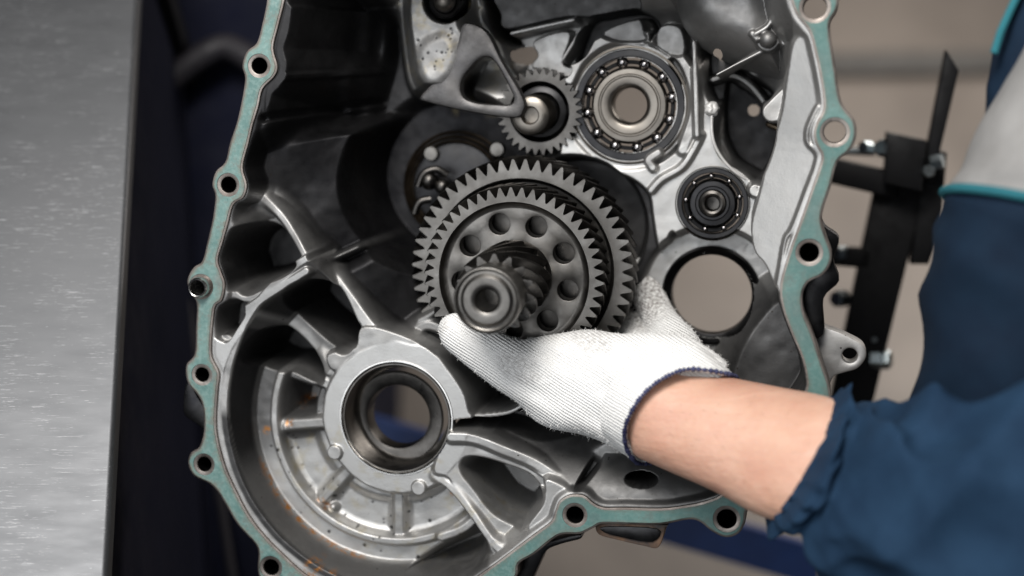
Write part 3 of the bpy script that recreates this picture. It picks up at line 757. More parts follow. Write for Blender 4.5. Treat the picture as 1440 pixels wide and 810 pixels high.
# main bore race
q = HF.ab(557, 588, -62)
T = Thing('bearing_race', 'wide polished bearing ring seated in the big round bore at lower left', 'bearing ring', HF.W(q[0], q[1], -120))
lathe('outer_ring', HF, HF.ab(557, 588, -50), [(82, -52), (81.5, -50), (79.5, -50), (78, -54), (77, -95), (73, -104), (71, -106), (67, -108)], 'gear', T)
lathe('inner_ring', HF, HF.ab(560, 586, -108), [(71, -107), (68, -105), (54, -106), (49, -108), (48, -112), (47, -140)], 'gear_dark', T)
# dowel sleeve
q = HF.ab(279, 403, 24); T = Thing('dowel_sleeve', 'short hollow steel dowel standing out of the left flange hole', 'dowel', HF.W(q[0], q[1], 0))
lathe('sleeve', HF, HF.ab(283, 403, 0), [(10.5, -50), (10.5, 13), (11.5, 16), (12.8, 16.6), (14.2, 15), (15, 11), (15, -2)], 'steel', T, n=64)

# gears --------------------------------------------------------------------------
PH = [0, .10, .26, .40, .5, .60, .74, .90]; PR = [0, .07, .56, .95, 1, .95, .56, .07]
def gear_part(name, fr, N, rt, rr, h0, h1, tw, inner, m, parent, rot0=0., back=None, prof=None, cham=1.6, levels=8):
    """toothed body: inner = front rings [(r,h)] from the middle outwards; teeth from h0 back to h1, turning tw rad"""
    pr = prof or PR; n = N * 8; V = []; F = []
    base = np.array([(k + PH[j]) / N * 2 * np.pi for k in range(N) for j in range(8)]); rad = np.array([pr[j] for _ in range(N) for j in range(8)])
    rings = [(np.full(n, float(r)), h, rot0) for r, h in inner]
    tip = rr + (rt - rr) * rad
    rings.append((tip - cham * .9 * (rad > .3), h0, rot0)); rings.append((tip, h0 - cham, rot0))
    for k in range(1, levels + 1):
        f = k / levels; rings.append((tip, h0 - cham + (h1 + cham - h0) * f, rot0 - tw * f))
    rb = back if back is not None else rr * .5
    rings.append((np.full(n, rb), h1, rot0 - tw))
    for r, h, ro in rings: V.append(fr.W(r * np.cos(base + ro), r * np.sin(base + ro), np.full(n, float(h))))
    for k in range(len(rings) - 1):
        i = np.arange(n); j = (i + 1) % n; F.append(np.stack([k * n + i, (k + 1) * n + i, (k + 1) * n + j, k * n + j], 1))
    o = mk(name, np.concatenate(V), np.concatenate(F), m, parent, angle=32)
    if m == 'gear':
        o.data.materials.append(M['gear_dark']); nf = len(o.data.polygons); cut = n * (len(inner) + 1)
        o.data.polygons.foreach_set('material_index', np.array([0] * cut + [1] * (nf - cut), np.int32))
    return o
GF = Frame((-.19, -.165, 1), P(722, 391, -60))
shaft = Thing('gear_shaft', 'shaft with two large helical gears and a pinion, held by the gloved hand', 'gear shaft', GF.W(0, 0, -130))
gear_part('small_gear', GF, 50, 133, 118, 0, -58, .20, [(106, -15), (108.5, -13), (109.5, -2), (110.5, 0)], 'gear', shaft, rot0=.03)
web_h = [circ((79.5 * math.cos(math.radians(147 - 40 * k)), 79.5 * math.sin(math.radians(147 - 40 * k))), 15.6, 32) for k in range(9)]
plate('web', GF, [circ((0, 0), 108.5, 120)] + web_h + [circ((0, 0), 30, 40)], -13.5, 26, 'gear', shaft, bev=1.1)
lathe('web_hole_shade', GF, (0, 0), [(104, -86), (20, -87)], 'blackpaint', shaft)  # black disc behind the web holes, stands in for their shade
lathe('web_fillet', GF, (0, 0), [(110.3, -1.5), (109.8, -5), (108.2, -9.5), (105, -12.6), (100, -13.4)], 'gear', shaft, n=120, angle=0)
gear_part('large_gear', GF, 56, 168, 150, -64, -128, .20, [(100, -92), (130, -90), (135, -86), (137, -67), (138.5, -64)], 'gear', shaft, rot0=.02)
gear_part('pinion', GF, 15, 56.5, 43, 138, 2, 1.1, [(36, 139), (40, 139)], 'gear_dark', shaft, rot0=.12, prof=[0, .05, .5, .92, 1, .92, .5, .05], levels=22, back=30)
lathe('pinion_collar', GF, (0, 0), [(30, 2), (50, 2), (52, -2), (54, -12)], 'gear_dark', shaft)
lathe('shaft_end', GF, (0, 0), [(.1, 140), (14.5, 139), (14.5, 189), (17, 194), (20, 195.5), (23, 195.8), (31, 195.5), (33, 194), (36, 191), (39, 190.6), (41, 192), (42.5, 194.6), (44.4, 194), (45.6, 191), (45.8, 186), (45.8, 176), (44.5, 172), (44, 160), (43.8, 139)], 'gear', shaft, n=120, angle=25)

# idler gear
IF = Frame((-.20, -.12, 1)); q = HF.ab(762, 157, -212)
IFc = Frame((-.20, -.12, 1), HF.W(q[0], q[1], -190))
idler = Thing('idler_gear', 'small toothed idler gear with polished centre pin, left of the large bearing', 'gear', IFc.W(0, 0, -40))
gear_part('toothed_ring', IFc, 32, 66.5, 55.5, 0, -34, 0.0, [(43, -20), (45, -3), (46, 0)], 'gear_dark', idler)
lathe('hub', IFc, (0, 0), [(43, -20), (38, -14), (30, -12), (26, -16)], 'dark', idler)
lathe('centre_pin', IFc, IFc.ab(748, 162, 14), [(31, -26), (30, 22), (28, 28), (23, 31), (14, 31), (12, 27), (11, 16), (.1, 15)], 'race', idler, n=64)
# selector drum at left of the gears
q = HF.ab(640, 262, -235); DF = Frame((-.20, -.12, 1), HF.W(q[0], q[1], -235))
drum = Thing('selector_drum', 'dark round selector drum with brassy rim rings, upper left behind the large gear', 'selector drum', DF.W(0, 0, -40))
lathe('drum_face', DF, (0, 0), [(.1, -4), (30, -4), (55, -6), (66, -8)], 'dark', drum)
for r, h in ((70, -2), (77, -6), (84, -12)): lathe('rim_ring', DF, (0, 0), [(r + 2.6, h - 5), (r + 2.2, h), (r, h + 2), (r - 2.2, h), (r - 2.6, h - 5)], 'brass', drum, n=80)
for u, v in ((606, 216), (699, 210)):
    lathe('guide_pin', DF, DF.ab(u, v, 0), [(12, -12), (12, 0), (10, 2), (.1, 2.5)], 'gear', drum, n=32)
V = join([ball_data(P(604, 254, -222), 15), ball_data(P(622, 262, -224), 13), tube(cr([P(588, 262, -218), P(596, 244, -214), P(614, 238, -214), P(630, 246, -216)], False, 5), 5.5, 12), tube(cr([P(583, 300, -222), P(590, 284, -218), P(606, 280, -218)], False, 5), 6, 12)])
mk('selector_fork', *V, 'gear_dark', drum)
# domed plug
q = HF.ab(625, 2, -150); T = Thing('drain_plug', 'round domed plug in a dark ring at the top edge, above the triangular gusset', 'plug', HF.W(q[0], q[1], -190))
lathe('ring', HF, q, [(27, -190), (26, -152), (23, -149), (18, -152), (17, -160)], 'dark', T, n=48)
lathe('cap', HF, q, [(17, -160), (16.5, -150), (13, -144), (7, -140), (.1, -139)], 'race', T, n=48, angle=0)
# locating pin
T = Thing('locating_pin', 'short yellowed locating pin beside the dark cavity under the silver boss', 'pin', P(1090, 178, -170))
mk('pin', *tube([P(1078, 174, -160), P(1081, 175, -158), P(1104, 184, -150)], [3, 5, 5], 14), 'brass', T)

# ================================================================= STAND (black, right)
def box_px(px, h, thick, m, parent, name, bev=2, fr=HF):
    return plate(name, fr, [fr.abs_(px, h)], h, thick, m, parent, bev=bev)
stand = Thing('mounting_stand', 'black steel mounting stand bolted behind the right side of the housing', 'stand', P(1230, 580, -420))
box_px([(1231, 262), (1302, 262), (1220, 600), (1160, 600)], -560, 90, 'blackpaint', stand, 'upright', bev=4)
box_px([(1150, 218), (1262, 243), (1262, 280), (1150, 254)], -530, 60, 'blackpaint', stand, 'cross_bar', bev=4)
box_px([(1247, 186), (1304, 198), (1296, 270), (1243, 258)], -492, 80, 'blackpaint', stand, 'clamp_block', bev=5)
box_px([(1300, 205), (1332, 215), (1322, 330), (1306, 372), (1280, 372), (1290, 300)], -550, 70, 'blackpaint', stand, 'side_plate', bev=4)
box_px([(1331, 70), (1349, 98), (1312, 256), (1296, 252)], -520, 60, 'blackpaint', stand, 'handle_plate', bev=3)
box_px([(1150, 345), (1225, 352), (1222, 378), (1150, 372)], -560, 40, 'blackpaint', stand, 'cross_bar')
def bolt(u, v, h, r, t, d):
    e = np.array(d, float); e /= np.linalg.norm(e)
    fr = Frame(e, HF.W(*HF.ab(u, v, h), h)); return hexbolt(fr, (0, 0), 0, r, t)
for u, v, h, r, t, d in ((1236, 208, -500, 15, 20, (-1, 0, .5)), (1212, 207, -500, 11, 18, (-1, 0, .6)), (1326, 226, -500, 13, 18, (1, .2, .6)), (1307, 240, -480, 11, 14, (0, 0, 1)),
                         (1176, 356, -560, 13, 22, (-1, 0, .7)), (1174, 420, -570, 15, 26, (-1, 0, .7)), (1252, 506, -560, 17, 30, (1, 0, .6)), (1230, 478, -556, 5, 6, (0, 0, 1))):
    mk('bolt', *bolt(u, v, h, r, t, d), 'zinc', stand, smooth=False)
mk('stud', *tube([P(1186, 212, -470), P(1230, 214, -470)], 7, 12), 'zinc', stand)

# blue leg of the floor stand, beneath
leg = Thing('floor_stand_leg', 'blue painted steel leg of the floor stand below the housing, out of focus', 'stand leg', P(820, 700, -1100))
Q = [P(430, 585, -1100), P(1150, 795, -1050)]
d_ = Q[1] - Q[0]; d_ /= np.linalg.norm(d_); nrm = np.array([-d_[1], d_[0], 0]); nrm /= np.linalg.norm(nrm); V = []
for q_ in Q:
    for s1, s2 in ((-1, -1), (1, -1), (1, 1), (-1, 1)): V.append(q_ + nrm * s1 * 40 + np.array([0, 0, 40.]) * s2)
mk('beam', V, [(0, 1, 5, 4), (1, 2, 6, 5), (2, 3, 7, 6), (3, 0, 4, 7), (0, 3, 2, 1), (4, 5, 6, 7)], 'blueframe', leg, smooth=False)

# ================================================================= WORKBENCH (left)
def bench_mat():
    m, b, N, L, f = mat('scratched_steel_sheet', (.4, .4, .4), .92, .4)
    mp = f['mapping']((30, 110, 110), (0, 0, .08)); n1 = f['noise'](1., 6, mp); n2 = f['noise'](9, 5)
    c = f['ramp'](n2, [(.3, (.112, .115, .121)), (.7, (.130, .133, .139))])
    mp2 = f['mapping']((70, 1500, 1500), (0, 0, .18)); s = f['ramp'](f['noise'](1., 3, mp2, .8), [(.60, (0,) * 3), (.66, (1,) * 3)])
    s = f['math']('MULTIPLY', s, f['ramp'](f['noise'](28, 3), [(.40, (0,) * 3), (.55, (1,) * 3)]))
    mp3 = f['mapping']((110, 700, 700), (0, 0, -.5)); s3 = f['ramp'](f['noise'](1., 2, mp3, .8), [(.70, (0,) * 3), (.74, (1,) * 3)])
    s = f['math']('MAXIMUM', s, f['math']('MULTIPLY', s3, .6))
    c = f['mix'](s, c, (.32, .325, .335))
    sp = f['ramp'](f['noise'](300, 2), [(.80, (0,) * 3), (.83, (1,) * 3)]); c = f['mix'](sp, c, (.06, .05, .05))
    L.new(c, b.inputs['Base Color'])
    r = f['mix'](s, f['ramp'](n1, [(.3, (.46,) * 3), (.7, (.54,) * 3)]), (.6, .6, .6)); L.new(r, b.inputs['Roughness'])
    bb = f['bump'](n1, .00005, .25); L.new(bb, b.inputs['Normal'])
    return m
M['bench'] = bench_mat()
def TB(u, v, lift=0.):
    """point on the horizontal bench top (through a spot at z=-60 for v=560)"""
    d = np.array([u - 720, 405 - v, -D], float); p0 = P(150, 560, -60) + UPV * lift
    t = np.dot(UPV, p0 - np.array([0, 0, D])) / np.dot(UPV, d); return np.array([0, 0, D]) + t * d
e_top = TB(197, -60); e_bot = TB(146, 880); ed = (e_bot - e_top); ed /= np.linalg.norm(ed)
side = np.cross(ed, UPV); side /= np.linalg.norm(side)
if side[0] > 0: side = -side                       # points left, away from the edge
e_top = e_top - ed * 300; e_bot = e_bot + ed * 300
bench = Thing('steel_workbench', 'scratched bare steel workbench top along the left edge', 'workbench', (e_top + e_bot) / 2 - UPV * 1900)
prof = [(0, -30)] + [(9 - 9 * math.cos(math.pi / 2 * k / 6), -9 + 9 * math.sin(math.pi / 2 * k / 6)) for k in range(7)] + [(1400, 0), (1400, -30)]; K = len(prof); V = []
for e in (e_top, e_bot):
    for x, h in prof: V.append(e + side * x + UPV * h)
F = [(i, i + 1, K + i + 1, K + i) for i in range(K - 1)] + [(0, K, 2 * K - 1, K - 1)]
mk('top_sheet', V, F, 'bench', bench, angle=50)
def bbox_dir(name, x0, x1, y0, y1, h0, h1, m, parent):
    V = []
    for h in (h0, h1):
        for x, y in ((x0, y0), (x1, y0), (x1, y1), (x0, y1)): V.append(e_top + side * x + ed * y + UPV * h)
    return mk(name, V, [(0, 3, 2, 1), (4, 5, 6, 7), (0, 1, 5, 4), (1, 2, 6, 5), (2, 3, 7, 6), (3, 0, 4, 7)], m, parent, smooth=False)
L0 = np.linalg.norm(e_bot - e_top)
bbox_dir('cabinet', 14, 1380, 0, L0, -1900, -30.5, 'cabinet', bench)
bbox_dir('side_rail', -8, 14, L0 * .1, L0 * .13, -1500, -60, 'blackpaint', bench)
0 and mk('strap', *tube([TB(208, 90, -260), TB(225, 200, -300), TB(262, 420, -420), TB(300, 640, -520), TB(330, 820, -600)], 4, 8), 'cabinet', bench)

# dark machine cabinet standing on the floor behind the left of the housing
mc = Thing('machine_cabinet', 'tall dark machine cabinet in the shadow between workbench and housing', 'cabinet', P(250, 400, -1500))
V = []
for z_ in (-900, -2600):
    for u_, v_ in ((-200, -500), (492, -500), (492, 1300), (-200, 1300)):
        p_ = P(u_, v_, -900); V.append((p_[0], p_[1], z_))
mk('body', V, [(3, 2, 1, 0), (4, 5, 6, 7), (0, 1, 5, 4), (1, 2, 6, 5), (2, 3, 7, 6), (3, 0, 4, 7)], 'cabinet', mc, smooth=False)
mk('hose', *tube(cr([P(180, 160, -820), P(230, 120, -820), P(290, 75, -820), P(330, 70, -830), P(400, 120, -840)], False, 8), 26, 16), 'hose', mc)
mk('handle', *tube([P(262, 420, -820), P(300, 640, -820), P(330, 830, -820)], 9, 10), 'hose', mc)
mk('knob', *ball_data(P(220, 298, -860), 14), 'zinc', mc)

# ================================================================= PERSON
def sec_loft(secs, n=40, k=5, power=2.3, capends=True, fold=None):
    """secs: (top px, bottom px, z centre, z half, [lean])"""
    rows = []
    for s_ in secs:
        T_, B_, zc, zr = s_[:4]; Tp = P(*T_, zc); Bp = P(*B_, zc); C = (Tp + Bp) / 2; U = (Tp - Bp) / 2
        Wv = np.array(s_[4] if len(s_) > 4 else (0, 0, 1), float) * zr
        rows.append(np.concatenate([C, U, Wv]))
    rows = cr(rows, False, k); V = []
    for r_ in rows:
        C, U, Wv = r_[:3], r_[3:6], r_[6:]
        for i in range(n):
            a = 2 * np.pi * i / n; c, s = math.cos(a), math.sin(a)
            x = math.copysign(abs(c) ** (2 / power), c); y = math.copysign(abs(s) ** (2 / power), s)
            V.append(C + U * x + Wv * y)
    K = len(rows); V = np.array(V)
    F = [(k_ * n + i, k_ * n + (i + 1) % n, (k_ + 1) * n + (i + 1) % n, (k_ + 1) * n + i) for k_ in range(K - 1) for i in range(n)]
    if capends: F.append(tuple(range(n))[::-1]); F.append(tuple((K - 1) * n + i for i in range(n)))
    return V, F, K, n
def remeshed(V, F, voxel, smooth_it=3):
    me = bpy.data.meshes.new('t'); me.from_pydata([tuple(v) for v in V], [], F)
    bm = bmesh.new(); bm.from_mesh(me); bmesh.ops.recalc_face_normals(bm, faces=bm.faces); bm.to_mesh(me); bm.free()
    o = bpy.data.objects.new('t', me); sc.collection.objects.link(o)
    md = o.modifiers.new('r', 'REMESH'); md.mode = 'VOXEL'; md.voxel_size = voxel
    if smooth_it:
        sm = o.modifiers.new('s', 'SMOOTH'); sm.factor = .5; sm.iterations = smooth_it
    dg = bpy.context.evaluated_depsgraph_get(); m2 = bpy.data.meshes.new_from_object(o.evaluated_get(dg))
    V = np.zeros(len(m2.vertices) * 3); m2.vertices.foreach_get('co', V); F = [tuple(p.vertices) for p in m2.polygons]
    bpy.data.objects.remove(o); bpy.data.meshes.remove(me); bpy.data.meshes.remove(m2)
    return V.reshape(-1, 3), F
def knit_mat():
    m, b, N, L, f = mat('white_cotton_knit', (.8, .79, .77), 0., .9)
    wv = N.new('ShaderNodeTexWave'); wv.wave_type = 'BANDS'; wv.bands_direction = 'Y'; wv.inputs['Scale'].default_value = 200
    wv.inputs['Distortion'].default_value = 3.6; wv.inputs['Detail'].default_value = 3; wv.inputs['Detail Scale'].default_value = .25
    L.new(f['mapping']((1, 1, 1), (0, 0, math.radians(32))), wv.inputs['Vector'])
    wv2 = N.new('ShaderNodeTexWave'); wv2.wave_type = 'BANDS'; wv2.bands_direction = 'X'; wv2.inputs['Scale'].default_value = 260
    wv2.inputs['Distortion'].default_value = 3; L.new(f['mapping']((1, 1, 1), (0, 0, math.radians(32))), wv2.inputs['Vector'])
    fz = f['noise'](1600, 3); n = f['noise'](35, 4)
    c = f['ramp'](n, [(.3, (.87, .86, .84)), (.7, (.93, .925, .91))])
    c = f['mix'](f['ramp'](wv.outputs['Fac'], [(0, (.30,) * 3), (.40, (0,) * 3)]), c, (.55, .53, .50))
    dirt = f['attr']('dirt'); c = f['mix'](f['math']('MULTIPLY', dirt, f['ramp'](f['noise'](500, 4), [(.38, (0,) * 3), (.62, (1,) * 3)])), c, (.10, .075, .06))
    L.new(c, b.inputs['Base Color'])
    bb = f['bump'](wv.outputs['Fac'], .0009, .6); bb = f['bump'](wv2.outputs['Fac'], .0003, .5, bb); bb = f['bump'](fz, .0006, .7, bb)
    L.new(bb, b.inputs['Normal'])
    b.inputs['Sheen Weight'].default_value = .3
    return m
def skin_mat():
    m, b, N, L, f = mat('skin', (.6, .36, .27), 0., .48)
    c = f['ramp'](f['noise'](35, 5), [(.3, (.56, .325, .23)), (.7, (.66, .42, .315))])
    c = f['mix'](f['ramp'](f['noise'](300, 3), [(.5, (0,) * 3), (.8, (.3,) * 3)]), c, (.58, .31, .24))
    c = f['mix'](f['ramp'](f['noise'](26, 5), [(.42, (0,) * 3), (.70, (.65,) * 3)]), c, (.50, .235, .165))
    L.new(c, b.inputs['Base Color']); b.inputs['Subsurface Weight'].default_value = .15
    b.inputs['Subsurface Radius'].default_value = (.01, .004, .002); b.inputs['Subsurface Scale'].default_value = .5
    L.new(f['bump'](f['noise'](420, 5), .0004, .7, f['bump'](f['noise'](38, 3, f['mapping']((.35, 1.6, 1), (0, 0, .35))), .0022, .7)), b.inputs['Normal'])
    return m
def cloth_mat(name, c0, c1, bs=.0006):
    m, b, N, L, f = mat(name, c0, 0., .85)
    L.new(f['ramp'](f['noise'](30, 5), [(.3, c0), (.7, c1)]), b.inputs['Base Color'])
    wv = N.new('ShaderNodeTexWave'); wv.inputs['Scale'].default_value = 500; wv.bands_direction = 'DIAGONAL'; L.new(f['tc'].outputs['Object'], wv.inputs['Vector'])
    bb = f['bump'](wv.outputs['Fac'], .0002, .4); bb = f['bump'](f['noise'](40, 4), .0015, .4, bb); L.new(bb, b.inputs['Normal'])
    b.inputs['Specular IOR Level'].default_value = .2
    return m
M['knit'] = knit_mat(); M['skin'] = skin_mat()
M['blue'] = cloth_mat('blue_twill', (.006, .021, .048), (.013, .038, .078))
M['navy'] = cloth_mat('navy_twill', (.003, .010, .024), (.005, .017, .036))
M['grey'] = cloth_mat('light_grey_cloth', (.22, .215, .21), (.30, .295, .29))
M['teal'] = cloth_mat('teal_piping', (.02, .12, .15), (.03, .17, .2))
M['thread'] = cloth_mat('navy_overlock_thread', (.012, .013, .045), (.10, .11, .20))

person = Thing('person', 'person in blue overalls reaching in from the right with a white knit glove', 'person', P(1500, 900, 200))
# hand: palm and thumb, plus four fingers closing behind the large gear
palm = [((619, 452), (617, 468), -66, 8), ((627, 444), (622, 485), -64, 20), ((643, 441), (636, 499), -62, 25), ((668, 459), (660, 519), -58, 29), ((700, 466), (692, 541), -50, 33), ((735, 478), (727, 566), -40, 38),
        ((772, 470), (757, 596), -28, 46), ((823, 464), (808, 609), -12, 54), ((874, 468), (846, 622), 4, 58), ((925, 468), (868, 632), 18, 60), ((965, 472), (882, 640), 30, 60), ((1000, 492), (905, 634), 42, 58), ((1024, 512), (930, 640), 50, 56)]
Vp, Fp, _, _ = sec_loft(palm, 36, 5, 2.2)
parts = [(Vp, Fp)]
def finger(pts, rad):
    p = [P(*q) for q in pts]; c = cr(p, False, 4); r = np.interp(np.linspace(0, 1, len(c)), np.linspace(0, 1, len(rad)), rad)
    t0 = c[-1] - c[-2]; t0 /= np.linalg.norm(t0)
    c = np.concatenate([c, [c[-1] + t0 * r[-1] * .55, c[-1] + t0 * r[-1] * .9]]); r = np.concatenate([r, [r[-1] * .8, r[-1] * .35]])
    return tube(c, r, 16)
parts.append(finger([(950, 520, 0), (950, 492, -70), (930, 452, -150), (905, 405, -215), (868, 360, -232), (835, 325, -235)], [42, 38, 27, 25, 23, 19]))
parts.append(finger([(905, 530, 0), (905, 510, -90), (890, 480, -180), (852, 425, -235), (800, 380, -240), (765, 352, -240)], [42, 36, 29, 27, 25, 20]))
parts.append(finger([(865, 545, -10), (860, 530, -100), (840, 505, -190), (800, 460, -235), (750, 425, -240), (720, 405, -240)], [40, 34, 29, 27, 24, 20]))
parts.append(finger([(820, 555, -15), (815, 545, -100), (800, 530, -180), (765, 500, -225), (725, 470, -235), (700, 450, -238)], [36, 31, 26, 24, 22, 18]))
V, F = join(parts)
V, F = remeshed(V, F, 3.0, 5)
V = V + 1.0 * np.stack([np.sin(V[:, 1] * .09 + V[:, 0] * .03), np.sin(V[:, 0] * .07), np.sin(V[:, 0] * .05 + V[:, 1] * .11)], 1)
qd = P(905, 420, -190); dd = np.linalg.norm((V - qd) * np.array([1, .8, .5]), axis=1); dirt = .9 * (1 - ss((dd - 25) / 45))
qd = P(624, 460, -50); dirt = np.maximum(dirt, .5 * (1 - ss((np.linalg.norm(V - qd, axis=1) - 4) / 12)))
Nn = V - np.array([P(850, 545, -20)]); gx, gy = V[:, 0], V[:, 1]
al = (gx * .86 - gy * .5); ac = (gx * .5 + gy * .86)
wr = np.exp(-((al - P(900, 560)[0] * .86 + P(900, 560)[1] * .5) / 60) ** 2)
V[:, 2] += 1.8 * wr * np.sin(ac * .16 + .8 * np.sin(al * .04)) + 1.6 * np.exp(-((gx - P(745, 500)[0]) / 26) ** 2) * np.sin(gy * .20 + gx * .08)
V[:, 2] += 1.2 * np.sin(al * .075 + 1.5 * np.sin(ac * .05)) * np.sin(ac * .06 + 1)
dirt = np.maximum(dirt, .34 * ss((np.sin(gx * .031 + 1.3) * np.sin(gy * .043 + gx * .012) - .45) / .3))
mk('glove', V, F, 'knit', person, angle=0, attrs={'dirt': dirt})
# forearm, inside glove and sleeve
arm = [((905, 500), (872, 600), 30, 62), ((955, 512), (888, 636), 48, 68), ((1010, 527), (920, 654), 72, 68), ((1100, 545), (1002, 690), 120, 68), ((1176, 562), (1072, 727), 165, 70), ((1240, 600), (1150, 745), 205, 66), ((1380, 640), (1300, 800), 260, 70), ((1600, 620), (1520, 860), 320, 80)]
Va, Fa, _, _ = sec_loft(arm, 36, 5, 2.05)
mk('forearm', Va, Fa, 'skin', person, angle=0)
# glove cuff: knitted band with a navy overlocked rim
rim = [(1036, 532, 62), (1016, 524, 100), (970, 519, 112), (938, 529, 118), (912, 547, 118), (893, 570, 112), (880, 598, 100), (879, 622, 82), (888, 643, 55), (905, 652, 20), (950, 640, -10), (1000, 590, -10), (1030, 550, 20)]
rim3 = cr([P(*q) for q in rim], True, 10)
hand = cr([P(*q) for q in [(1004, 497, 38), (985, 484, 80), (948, 486, 88), (905, 500, 86), (870, 520, 80), (850, 548, 74), (842, 578, 66), (842, 605, 52), (852, 623, 20), (870, 628, -20), (920, 610, -40), (970, 560, -40), (1000, 520, -10)]], True, 10)
n = len(rim3); V = []; R = 9
for k in range(R):
    f = k / (R - 1); ring = hand * (1 - f) + rim3 * f
    cen = ring.mean(0); ring = ring + (ring - cen) * (-.05 * (1 - f) ** 2) + (ring - cen) / np.linalg.norm(ring - cen, axis=1)[:, None] * (1.3 * f * np.sin(np.arange(n) * 2 * np.pi / n * 36))[:, None] * .45
    V.append(ring)
V.append(rim3 - (rim3 - rim3.mean(0)) * .06); R += 1
F = [(k * n + i, k * n + (i + 1) % n, (k + 1) * n + (i + 1) % n, (k + 1) * n + i) for k in range(R - 1) for i in range(n)]
V = np.concatenate(V)
mk('glove_cuff', V, F, 'knit', person, angle=0, attrs={'dirt': np.zeros(len(V))})
rr = cr(rim3, True, 3); th = np.arange(len(rr)); 
Vr, Fr = tube(np.concatenate([rr, rr[:1]]), 2.5 + 1.1 * np.sin(np.arange(len(rr) + 1) * 1.25) + .5 * np.sin(np.arange(len(rr) + 1) * .37), 10, cap=False)
mk('cuff_thread', Vr, Fr, 'thread', person, angle=0)
# sleeve with gathered elastic cuff
def cloth_loft(name, secs, m, amp=6., gather=0., n=96, k=10, seed=1, power=2.2):
    V, F, K, n = sec_loft(secs, n, k, power, capends=False)
    V = V.reshape(K, n, 3); cen = V.mean(1, keepdims=True); dirv = V - cen; dirv /= np.linalg.norm(dirv, axis=2, keepdims=True)
    kk = np.arange(K)[:, None] / K; aa = np.arange(n)[None] * 2 * np.pi / n; r_ = np.random.default_rng(seed)
    f = np.zeros((K, n))
    ridge = lambda x: 1 - 2 * np.sqrt(np.sin(x) ** 2 + .02)
    for q_ in range(5):
        f += r_.uniform(.6, 1) * ridge(r_.integers(1, 4) * aa * .5 * 2 + r_.choice([-1, 1]) * r_.uniform(4, 13) * kk + r_.uniform(0, 6) + .8 * np.sin(r_.uniform(3, 7) * kk + aa + r_.uniform(0, 6)))
    f = f * amp / 2.4
    if gather:
        near = np.exp(-kk * 8) * (.45 + .55 * np.clip(kk / .05, 0, 1))
        f = f * (.25 + .75 * ss((kk - .1) / .2)) + gather * near * (ridge(aa * 8.5 * 1.0 + 2 * np.sin(kk * 9) + .8 * np.sin(aa * 3)) + .5 * np.sin(aa * 23 + 3 * kk)) * 1.25
        f += 13 * np.exp(-((kk - .12) / .06) ** 2) * (1 + .45 * np.sin(aa * 6 + 1)) - 15 * np.exp(-((kk - .26 - .03 * np.sin(aa + 1)) / .035) ** 2)
    V = V + dirv * f[..., None]
    V = np.concatenate([V[:1] * 0 + (V[0] - (V[0] - cen[0]) * .12)[None], V]).reshape(-1, 3); K += 1
    F = [(a * n + i, a * n + (i + 1) % n, (a + 1) * n + (i + 1) % n, (a + 1) * n + i) for a in range(K - 1) for i in range(n)]
    return mk(name, V, F, m, person, angle=0)
cloth_loft('sleeve', [((1172, 560), (1082, 722), 170, 84), ((1192, 554), (1094, 752), 190, 98), ((1222, 552), (1130, 792), 225, 112), ((1275, 552), (1192, 850), 270, 132), ((1340, 545), (1290, 930), 310, 150), ((1470, 515), (1430, 1000), 350, 165), ((1650, 470), (1640, 1060), 380, 175)], 'blue', 26, 9, seed=3, n=160, k=22)
cloth_loft('overalls', [((1290, 640), (1620, 760), 190, 150), ((1286, 540), (1600, 640), 200, 150), ((1300, 400), (1600, 470), 220, 145), ((1322, 300), (1620, 380), 235, 140), ((1336, 262), (1640, 350), 240, 136)], 'navy', 9, 0, seed=5)
cloth_loft('shoulder_panel', [((1336, 262), (1650, 350), 240, 138), ((1352, 240), (1660, 310), 245, 140), ((1385, 170), (1690, 250), 250, 142), ((1440, 70), (1740, 170), 255, 145), ((1510, -60), (1800, 60), 260, 150)], 'grey', 3, 0, seed=8)
V, F, K, n = sec_loft([((1334, 266), (1648, 352), 240, 141), ((1338, 256), (1652, 344), 242, 141)], 80, 1, 2.2, False)
ring = cr(V[:n], True, 1); mk('piping', *tube(np.concatenate([ring, ring[:1]]), 6, 8, cap=False), 'teal', person)
cloth_loft('collar', [((1386, 170), (1480, 260), 200, 60), ((1392, 110), (1520, 160), 200, 60), ((1404, 50), (1560, 60), 200, 60), ((1430, -20), (1600, -40), 200, 60), ((1450, -80), (1600, -80), 200, 60)], 'navy', 3, 0, seed=9)
mk('piping', *tube([P(1398, 75, 240), P(1407, 45, 240), P(1421, 14, 240), P(1442, -30, 240)], 5, 8), 'teal', person)

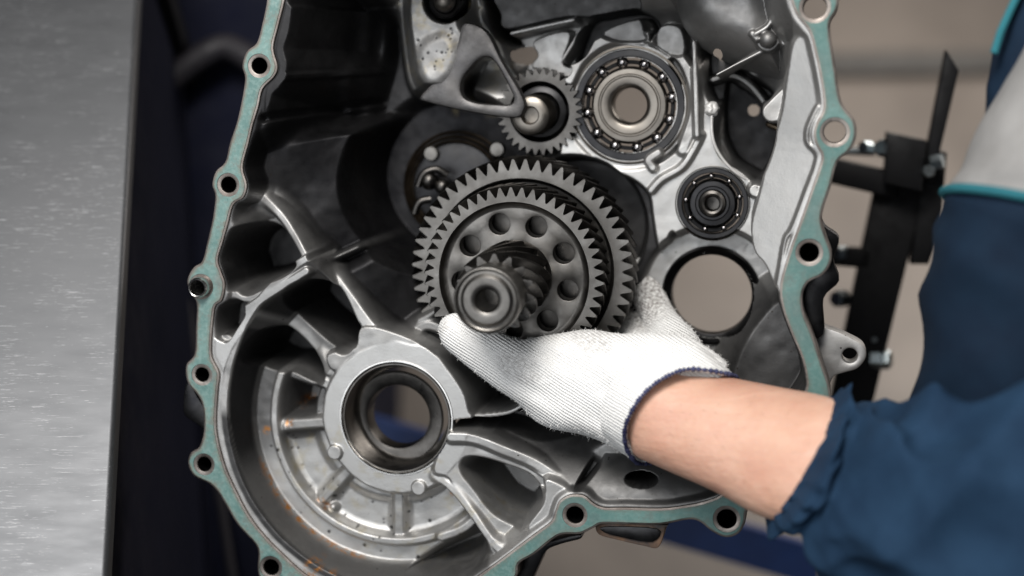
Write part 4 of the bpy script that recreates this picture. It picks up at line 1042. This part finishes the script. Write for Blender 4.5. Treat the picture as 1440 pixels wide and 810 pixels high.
# loose cotton fibres standing off the glove
g_ = bpy.data.objects['glove'].data; nv = len(g_.vertices); co = np.zeros(nv * 3); g_.vertices.foreach_get('co', co); co = co.reshape(-1, 3) / S + person.origin
no = np.zeros(nv * 3); g_.vertices.foreach_get('normal', no); no = no.reshape(-1, 3)
V = []; F = []
for i in rng.integers(0, nv, 9000):
    if abs(no[i, 2]) > .75 and rng.random() < .7: continue
    d = no[i] + rng.normal(0, .7, 3); d /= np.linalg.norm(d); l = rng.uniform(2, 5.5); sd = np.cross(d, rng.normal(0, 1, 3)); sd /= np.linalg.norm(sd)
    p0 = co[i] - no[i] * .5; bend = rng.normal(0, 1, 3) * l * .3; k = len(V)
    V += [p0 - sd * .28, p0 + sd * .28, p0 + d * l * .6 + bend * .4 + sd * .2, p0 + d * l * .6 + bend * .4 - sd * .2, p0 + d * l + bend]
    F += [(k, k + 1, k + 2, k + 3), (k + 3, k + 2, k + 4)]
M['lint'] = mat('cotton_lint', (.8, .79, .77), 0., .9)[0]
fz = mk('lint', np.array(V), F, 'lint', (person, bpy.data.objects['glove']), smooth=False); fz['kind'] = 'stuff'

# fine hairs on the forearm
a_ = bpy.data.objects['forearm'].data; nv = len(a_.vertices); co = np.zeros(nv * 3); a_.vertices.foreach_get('co', co); co = co.reshape(-1, 3) / S + person.origin
no = np.zeros(nv * 3); a_.vertices.foreach_get('normal', no); no = no.reshape(-1, 3); V = []; F = []
for i in rng.integers(0, nv, 420):
    if not (P(930, 0)[0] < co[i, 0] < P(1110, 0)[0]): continue
    j = (i + 1) % nv; u_ = rng.random() * .8; base = co[i] * (1 - u_) + co[j] * u_
    if np.linalg.norm(co[i] - co[j]) > 30: base = co[i]
    d = np.array([.8, -.45, 0]) + rng.normal(0, .35, 3); d -= no[i] * (d @ no[i]); d /= np.linalg.norm(d); l = rng.uniform(7, 15); sd = np.cross(d, no[i]); k = len(V)
    p0 = base - no[i] * .5; p1 = base + d * l * .5 + no[i] * l * .22; p2 = base + d * l + no[i] * l * .2
    V += [p0 - sd * .17, p0 + sd * .17, p1 + sd * .13, p1 - sd * .13, p2]; F += [(k, k + 1, k + 2, k + 3), (k + 3, k + 2, k + 4)]
M['hair'] = mat('dark_hair', (.30, .18, .12), 0., .6)[0]
hr = mk('arm_hair', np.array(V), F, 'hair', (person, bpy.data.objects['forearm']), smooth=False); hr['kind'] = 'stuff'
